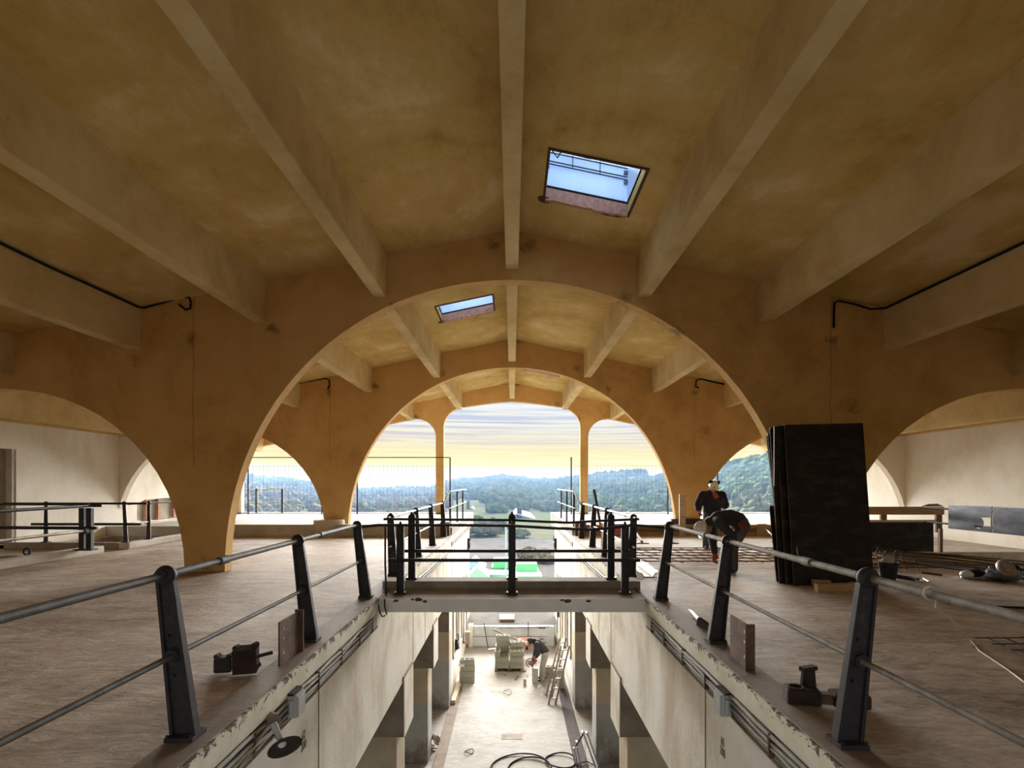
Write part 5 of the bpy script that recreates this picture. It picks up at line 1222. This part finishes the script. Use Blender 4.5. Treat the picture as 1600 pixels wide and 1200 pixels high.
# ------------------------------------------------------------------ the three workers
M['skin'] = paint('skin', (.42, .25, .17), (.34, .19, .13), 12, .55, bmp=0)
M['navy'] = paint('navy_work_jacket', (.022, .024, .045), (.012, .013, .026), 6, .85, bmp=.3)
M['greyjacket'] = paint('charcoal_jacket', (.045, .045, .052), (.025, .025, .03), 6, .85, bmp=.3)
M['trouser'] = paint('dusty_grey_trousers', (.13, .115, .105), (.075, .068, .064), 5, .9, bmp=.3)
M['trouser_blue'] = paint('blue_grey_trousers', (.085, .09, .11), (.05, .052, .066), 5, .9, bmp=.3)
M['trouser_pale'] = paint('pale_dusty_trousers', (.48, .46, .42), (.34, .32, .29), 5, .9, bmp=.3)
M['glove'] = paint('orange_red_glove', (.46, .07, .035), (.32, .045, .025), 9, .8)
M['helmet'] = paint('white_helmet', (.86, .84, .76), (.76, .74, .66), 4, .4, bmp=0)
M['boot'] = paint('dark_boot', (.035, .03, .026), (.02, .018, .016), 8, .8)
M['dark'] = paint('eye_dark', (.02, .015, .012), None, 5, .4, bmp=0)
def limb(mb, pts, rad, seg=12):
    pts = [Vector(p) for p in pts]
    mb.tube(pts, rad, seg)
    for p, r in zip(pts, rad): mb.sph(p, r, seg)
def fuse(mb, name, m, parent, vox=.016, smooth=4):
    bmesh.ops.recalc_face_normals(mb.bm, faces=mb.bm.faces)
    me = bpy.data.meshes.new(name); mb.bm.to_mesh(me); mb.bm.free()
    o = bpy.data.objects.new(name, me); C.objects.link(o)
    md = o.modifiers.new('r', 'REMESH'); md.mode = 'VOXEL'; md.voxel_size = vox
    ms = o.modifiers.new('s', 'SMOOTH'); ms.iterations = smooth; ms.factor = .5
    dg = bpy.context.evaluated_depsgraph_get(); nm = bpy.data.meshes.new_from_object(o.evaluated_get(dg))
    o.modifiers.clear(); o.data = nm; nm.name = name
    if parent: nm.transform(world_of(parent).inverted()); o.parent = parent
    nm.materials.clear(); nm.materials.append(M[m])
    for p in nm.polygons: p.use_smooth = True
    return o
def hand(mb, wrist, d, palm_n, s=1.0, curl=.5, thumb_side=1):
    """palm, four unequal curled fingers and a thumb; d along the hand, palm_n out of the palm"""
    w = Vector(wrist); d = Vector(d).normalized(); n = Vector(palm_n); n = (n - d * n.dot(d)).normalized(); sd = d.cross(n)
    for k in (-1, 0, 1): limb(mb, [w + sd * .018 * k * s, w + d * .085 * s + sd * .024 * k * s], [.017 * s, .016 * s], 8)
    for k, L in enumerate((.070, .080, .074, .058)):
        b = w + d * .088 * s + sd * (.033 - .022 * k) * s * thumb_side
        c1 = b + (d * math.cos(curl * .7) + n * math.sin(curl * .7)) * L * .45 * s; c2 = c1 + (d * math.cos(curl * 1.7) + n * math.sin(curl * 1.7)) * L * .35 * s; c3 = c2 + (d * math.cos(curl * 2.6) + n * math.sin(curl * 2.6)) * L * .28 * s
        limb(mb, [b, c1, c2, c3], [.0105 * s, .010 * s, .009 * s, .008 * s], 8)
    b = w + d * .025 * s + sd * .032 * s * thumb_side; c = b + (sd * thumb_side * .7 + d * .6 + n * .4).normalized() * .045 * s; e_ = c + (d * .8 + n * .5).normalized() * .03 * s
    limb(mb, [b, c, e_], [.013 * s, .0115 * s, .010 * s], 8)
def worker(label, J, mats, face, up, helmet=True, muffs=False, gloves='glove', vox=.016, bulk=.84):
    """J: joint positions; face: direction the head looks; up: crown direction"""
    t = thing('person', label, 'person', J['base'])
    V = {k: Vector(v) for k, v in J.items()}
    fc, upv = Vector(face).normalized(), Vector(up).normalized(); fc = (fc - upv * fc.dot(upv)).normalized(); sd = fc.cross(upv)
    hd = V['head']
    # one continuous body under the clothes
    mb = MB()
    Hm = Matrix((sd, fc, upv)).transposed().to_4x4(); Hm = Matrix.Translation(hd) @ Hm
    def hp(x, y, z): return Hm @ Vector((x, y, z))
    vs = bmesh.ops.create_uvsphere(mb.bm, u_segments=18, v_segments=14, radius=1, matrix=Hm @ Matrix.Diagonal((.076, .096, .118, 1)))
    bmesh.ops.create_uvsphere(mb.bm, u_segments=12, v_segments=10, radius=1, matrix=Hm @ Matrix.Translation((0, .035, -.072)) @ Matrix.Diagonal((.054, .052, .05, 1)))
    limb(mb, [hp(0, .09, .005), hp(0, .112, -.028)], [.012, .017], 8)                  # nose
    for s in (-1, 1): bmesh.ops.create_uvsphere(mb.bm, u_segments=8, v_segments=8, radius=1, matrix=Hm @ Matrix.Translation((s * .078, -.005, -.01)) @ Matrix.Diagonal((.014, .022, .034, 1)))
    limb(mb, [hp(-.022, .083, -.066), hp(.022, .083, -.066)], [.009, .009], 8)           # lips
    limb(mb, [hp(0, -.02, -.09), V['neck']], [.055, .06], 12)
    limb(mb, [V['neck'], V['chest'], V['belly'], V['pelvis']], [.075, .13, .115, .125])
    limb(mb, [V['shL'], V['shR']], [.06, .06]); limb(mb, [V['hipL'], V['hipR']], [.09, .09])
    for s in 'LR':
        limb(mb, [V['sh' + s], V['el' + s], V['wr' + s]], [.054, .042, .028]); limb(mb, [V['hip' + s], V['kn' + s], V['an' + s]], [.085, .058, .042])
        limb(mb, [V['an' + s], V['an' + s] + Vector(J['toe' + s]) * .17 + Vector((0, 0, -.05))], [.04, .032])
    for s in 'LR': hand(mb, V['wr' + s], J['hd' + s], J['pn' + s], 1.0, .55, 1 if s == 'L' else -1)
    fuse(mb, 'body', 'skin', t, .010, 2)
    for s in (-1, 1):
        mb = MB(); mb.sph(hp(s * .032, .084, .012), .012, 10); mb.build('eye', M['dark'], t, smooth=True)
    # jacket
    mb = MB(); limb(mb, [V['neck'] * .7 + V['chest'] * .3, V['chest'], V['belly'], V['hem']], [.12 * bulk, .18 * bulk, .175 * bulk, .18 * bulk], 16)
    across = (V['shL'] - V['shR']).normalized()
    for k in (-1, 1): limb(mb, [V['chest'] + across * .085 * k, V['belly'] + across * .075 * k, V['hem'] + across * .07 * k], [.135 * bulk, .13 * bulk, .135 * bulk], 14)
    limb(mb, [V['shL'], V['shR']], [.105 * bulk, .105 * bulk])
    for s in 'LR': limb(mb, [V['sh' + s], V['el' + s], V['el' + s].lerp(V['wr' + s], .9)], [.105 * bulk, .092 * bulk, .07 * bulk])
    limb(mb, [V['neck'] + (V['neck'] - V['chest']).normalized() * .02, V['neck']], [.082, .10])
    fuse(mb, 'jacket', mats[0], t, vox, 3)
    # trousers
    mb = MB(); limb(mb, [V['hem'].lerp(V['pelvis'], .5), V['pelvis']], [.14, .145], 14); limb(mb, [V['hipL'], V['hipR']], [.115, .115])
    for s in 'LR': limb(mb, [V['hip' + s], V['kn' + s], V['an' + s] + Vector((0, 0, -.01))], [.125, .10, .085])
    fuse(mb, 'trousers', mats[1], t, vox, 3)
    for s in 'LR':
        mb = MB(); a = V['an' + s]; d = Vector(J['toe' + s]).normalized(); limb(mb, [a + Vector((0, 0, .03)), a + Vector((0, 0, -.035))], [.055, .052]); limb(mb, [a + Vector((0, 0, -.045)) - d * .045, a + Vector((0, 0, -.042)) + d * .09, a + Vector((0, 0, -.05)) + d * .17], [.045, .047, .040])
        fuse(mb, 'boot', 'boot', t, .012, 2)
        if gloves:
            mb = MB(); hand(mb, V['wr' + s] - Vector(J['hd' + s]).normalized() * .005, J['hd' + s], J['pn' + s], 1.22, .55, 1 if s == 'L' else -1); limb(mb, [V['wr' + s].lerp(V['el' + s], .18), V['wr' + s] + Vector(J['hd' + s]).normalized() * .02], [.045, .036])
            fuse(mb, 'glove', gloves, t, .009, 1)
    if helmet:
        mb = MB(); prof = [(.125 * math.cos(a), .145 * math.sin(a)) for a in [i * math.pi / 20 for i in range(10)]]
        mb.lathe([(.128, -.012)] + prof + [(.004, .145)], seg=24, M=Hm @ Matrix.Translation((0, .0, .035)) @ Matrix.Diagonal((.92, 1.08, 1, 1))); hm = mb.build('helmet', M['helmet'], t, smooth=True)
        mb = MB(); mb.plate([[(.13 * math.sin(a) * .86, .10 + .085 * math.cos(a)) for a in [R(-90 + 18 * i) for i in range(11)]]], .012, Hm @ Matrix.Translation((0, .0, .028))); mb.build('peak', M['helmet'], hm)
        mb = MB(); mb.tube([hp(0, .12 * math.cos(a) * 1.08, .042 + .145 * math.sin(a)) for a in [R(20 + 14 * i) for i in range(11)]], .012, 6); mb.build('ridge', M['helmet'], hm, smooth=True)
        if muffs:
            for s in (-1, 1):
                mb = MB(); limb(mb, [hp(s * .075, .05, .165), hp(s * .098, .02, .155), hp(s * .112, -.01, .115)], [.026, .034, .030], 10); mb.build('ear_muff', M['black_plastic'], hm, smooth=True)
            mb = MB(); mb.box((0, 0, 0), (.03, .004, .03)); bmesh.ops.transform(mb.bm, matrix=Hm @ Matrix.Translation((.02, .132, .06)), verts=mb.bm.verts); mb.build('sticker', M['black_plastic'], hm)
    return t
# standing worker, head bowed, one glove at the chin
x, y = 4.93, 13.45
worker('standing person in a navy jacket and white helmet, red glove raised to the chin', dict(
    base=(x, y, .012), head=(x + .0, y - .14, 1.535), neck=(x + .01, y - .03, 1.42), chest=(x + .01, y, 1.24), belly=(x + .02, y + .02, 1.05), hem=(x + .02, y + .02, .84), pelvis=(x + .02, y + .02, .90),
    shL=(x + .24, y - .02, 1.33), shR=(x - .22, y - .02, 1.33), elL=(x + .29, y - .12, 1.10), wrL=(x + .08, y - .27, 1.27), elR=(x - .34, y - .02, 1.10), wrR=(x - .36, y - .12, 1.00),
    hipL=(x + .10, y, .88), hipR=(x - .08, y, .88), knL=(x + .06, y - .06, .47), anL=(x + .05, y + .02, .10), knR=(x - .14, y - .08, .47), anR=(x - .15, y - .04, .10), toeL=(.15, -1, 0), toeR=(-.25, -1, 0),
    hdL=(-.7, -.15, .6), pnL=(0, .6, .4), hdR=(.05, -.35, -1), pnR=(.8, .2, 0)), ('navy', 'trouser_blue'), (-.12, -1, -.5), (0, -.45, 1), muffs=True, bulk=1.12)
# bent worker tying the rebar
x, y = 3.95, 9.85
worker('bent over person in a charcoal jacket and white helmet reaching down to the rebar', dict(
    base=(x, y, 0), head=(x - .49, y - .05, .80), neck=(x - .38, y, .90), chest=(x - .20, y + .02, .97), belly=(x + .02, y + .04, 1.0), hem=(x + .16, y + .05, .95), pelvis=(x + .21, y + .05, .90),
    shL=(x - .28, y - .20, .94), shR=(x - .30, y + .20, .93), elL=(x - .06, y - .27, .68), wrL=(x + .04, y - .24, .84), elR=(x - .27, y + .15, .60), wrR=(x - .27, y + .02, .34),
    hipL=(x + .20, y - .08, .86), hipR=(x + .22, y + .14, .86), knL=(x + .02, y - .06, .47), anL=(x + .04, y - .04, .10), knR=(x + .06, y + .22, .47), anR=(x + .10, y + .24, .10), toeL=(-.8, -.5, 0), toeR=(-.9, -.2, 0),
    hdL=(.9, .1, .1), pnL=(0, .9, -.3), hdR=(-.12, -.1, -1), pnR=(.3, -.8, 0)), ('greyjacket', 'trouser'), (-.55, -.1, -1), (-1, -.15, .22))
# lower worker with the saw
x, y, z = 1.04, 18.55, LZ
wk = worker('person in a dark jacket and pale trousers bending over a saw on the lower floor', dict(
    base=(x, y, z), head=(x - .44, y - .03, z + 1.36), neck=(x - .29, y, z + 1.36), chest=(x - .16, y + .01, z + 1.27), belly=(x - .02, y + .02, z + 1.12), hem=(x + .08, y + .02, z + 1.0), pelvis=(x + .10, y + .02, z + .96),
    shL=(x - .20, y + .19, z + 1.31), shR=(x - .20, y - .18, z + 1.30), elL=(x - .22, y + .18, z + 1.02), wrL=(x - .28, y + .08, z + .84), elR=(x - .16, y - .24, z + 1.0), wrR=(x - .22, y - .10, z + .85),
    hipL=(x + .10, y + .11, z + .92), hipR=(x + .09, y - .08, z + .92), knL=(x + .02, y + .13, z + .50), anL=(x + .02, y + .16, z + .10), knR=(x - .01, y - .10, z + .50), anR=(x - .04, y - .10, z + .10), toeL=(-1, .1, 0), toeR=(-1, -.2, 0),
    hdL=(-.5, -.3, -.7), pnL=(0, -1, .2), hdR=(-.5, .3, -.7), pnR=(0, 1, .2)), ('greyjacket', 'trouser_pale'), (-.6, -.1, -.8), (-.8, 0, .6), helmet=False, gloves=None)
hd = Vector((x - .44, y - .03, z + 1.36))
mb = MB(); mb.sph(hd + Vector((.02, 0, .02)), .125, 16, (1, .85, .85)); mb.build('hood', M['greyjacket'], wk, smooth=True)
mb = MB(); mb.sph(hd + Vector((-.07, 0, -.02)), .11, 14, (.5, .8, 1.1), rot=(0, R(25), 0)); mb.build('face_shield', M['white_metal'], wk, smooth=True)
# saw in the worker's hands, its blade on the upright block
sx0, sy0, sz0 = x - .30, y - .02, z + .72
t = thing('disc_saw', 'red and black hand held disc saw cutting the upright block', 'saw', (sx0, sy0, sz0 - .2))
mb = MB(); mb.box((sx0 + .02, sy0, sz0 - .02), (.16, .12, .16), (0, R(30), 0)); mb.build('motor_body', M['orange'], t, bevel=.02)
mb = MB(); mb.lathe([(.01, -.006), (.10, -.004), (.10, .004), (.01, .006)], seg=24, M=Matrix.Translation((sx0 - .10, sy0 - .05, sz0 - .08)) @ Euler((R(90), 0, 0)).to_matrix().to_4x4()); mb.build('blade', M['pipe_steel'], t)
mb = MB(); mb.tube([(sx0 - .10 + .15 * math.cos(a), sy0 - .05, sz0 - .08 + .15 * math.sin(a)) for a in [R(20 + 18 * i) for i in range(14)]], .018, 6); mb.build('blade_guard', M['rust'], t)
mb = MB(); mb.tube([(sx0 - .06, sy0 - .08, sz0 + .0), (sx0 - .02, sy0 - .08, sz0 + .12), (sx0 - .02, sy0 + .09, sz0 + .12), (sx0 + .02, sy0 + .08, sz0)], .015, 8); mb.build('front_handle', M['black_plastic'], t)
mb = MB(); mb.bar((sx0 - .02, sy0 - .03, sz0 - .10), (sx0 - .06, sy0 - .04, sz0 - .22), .06, .05); mb.build('foot', M['rust'], t)
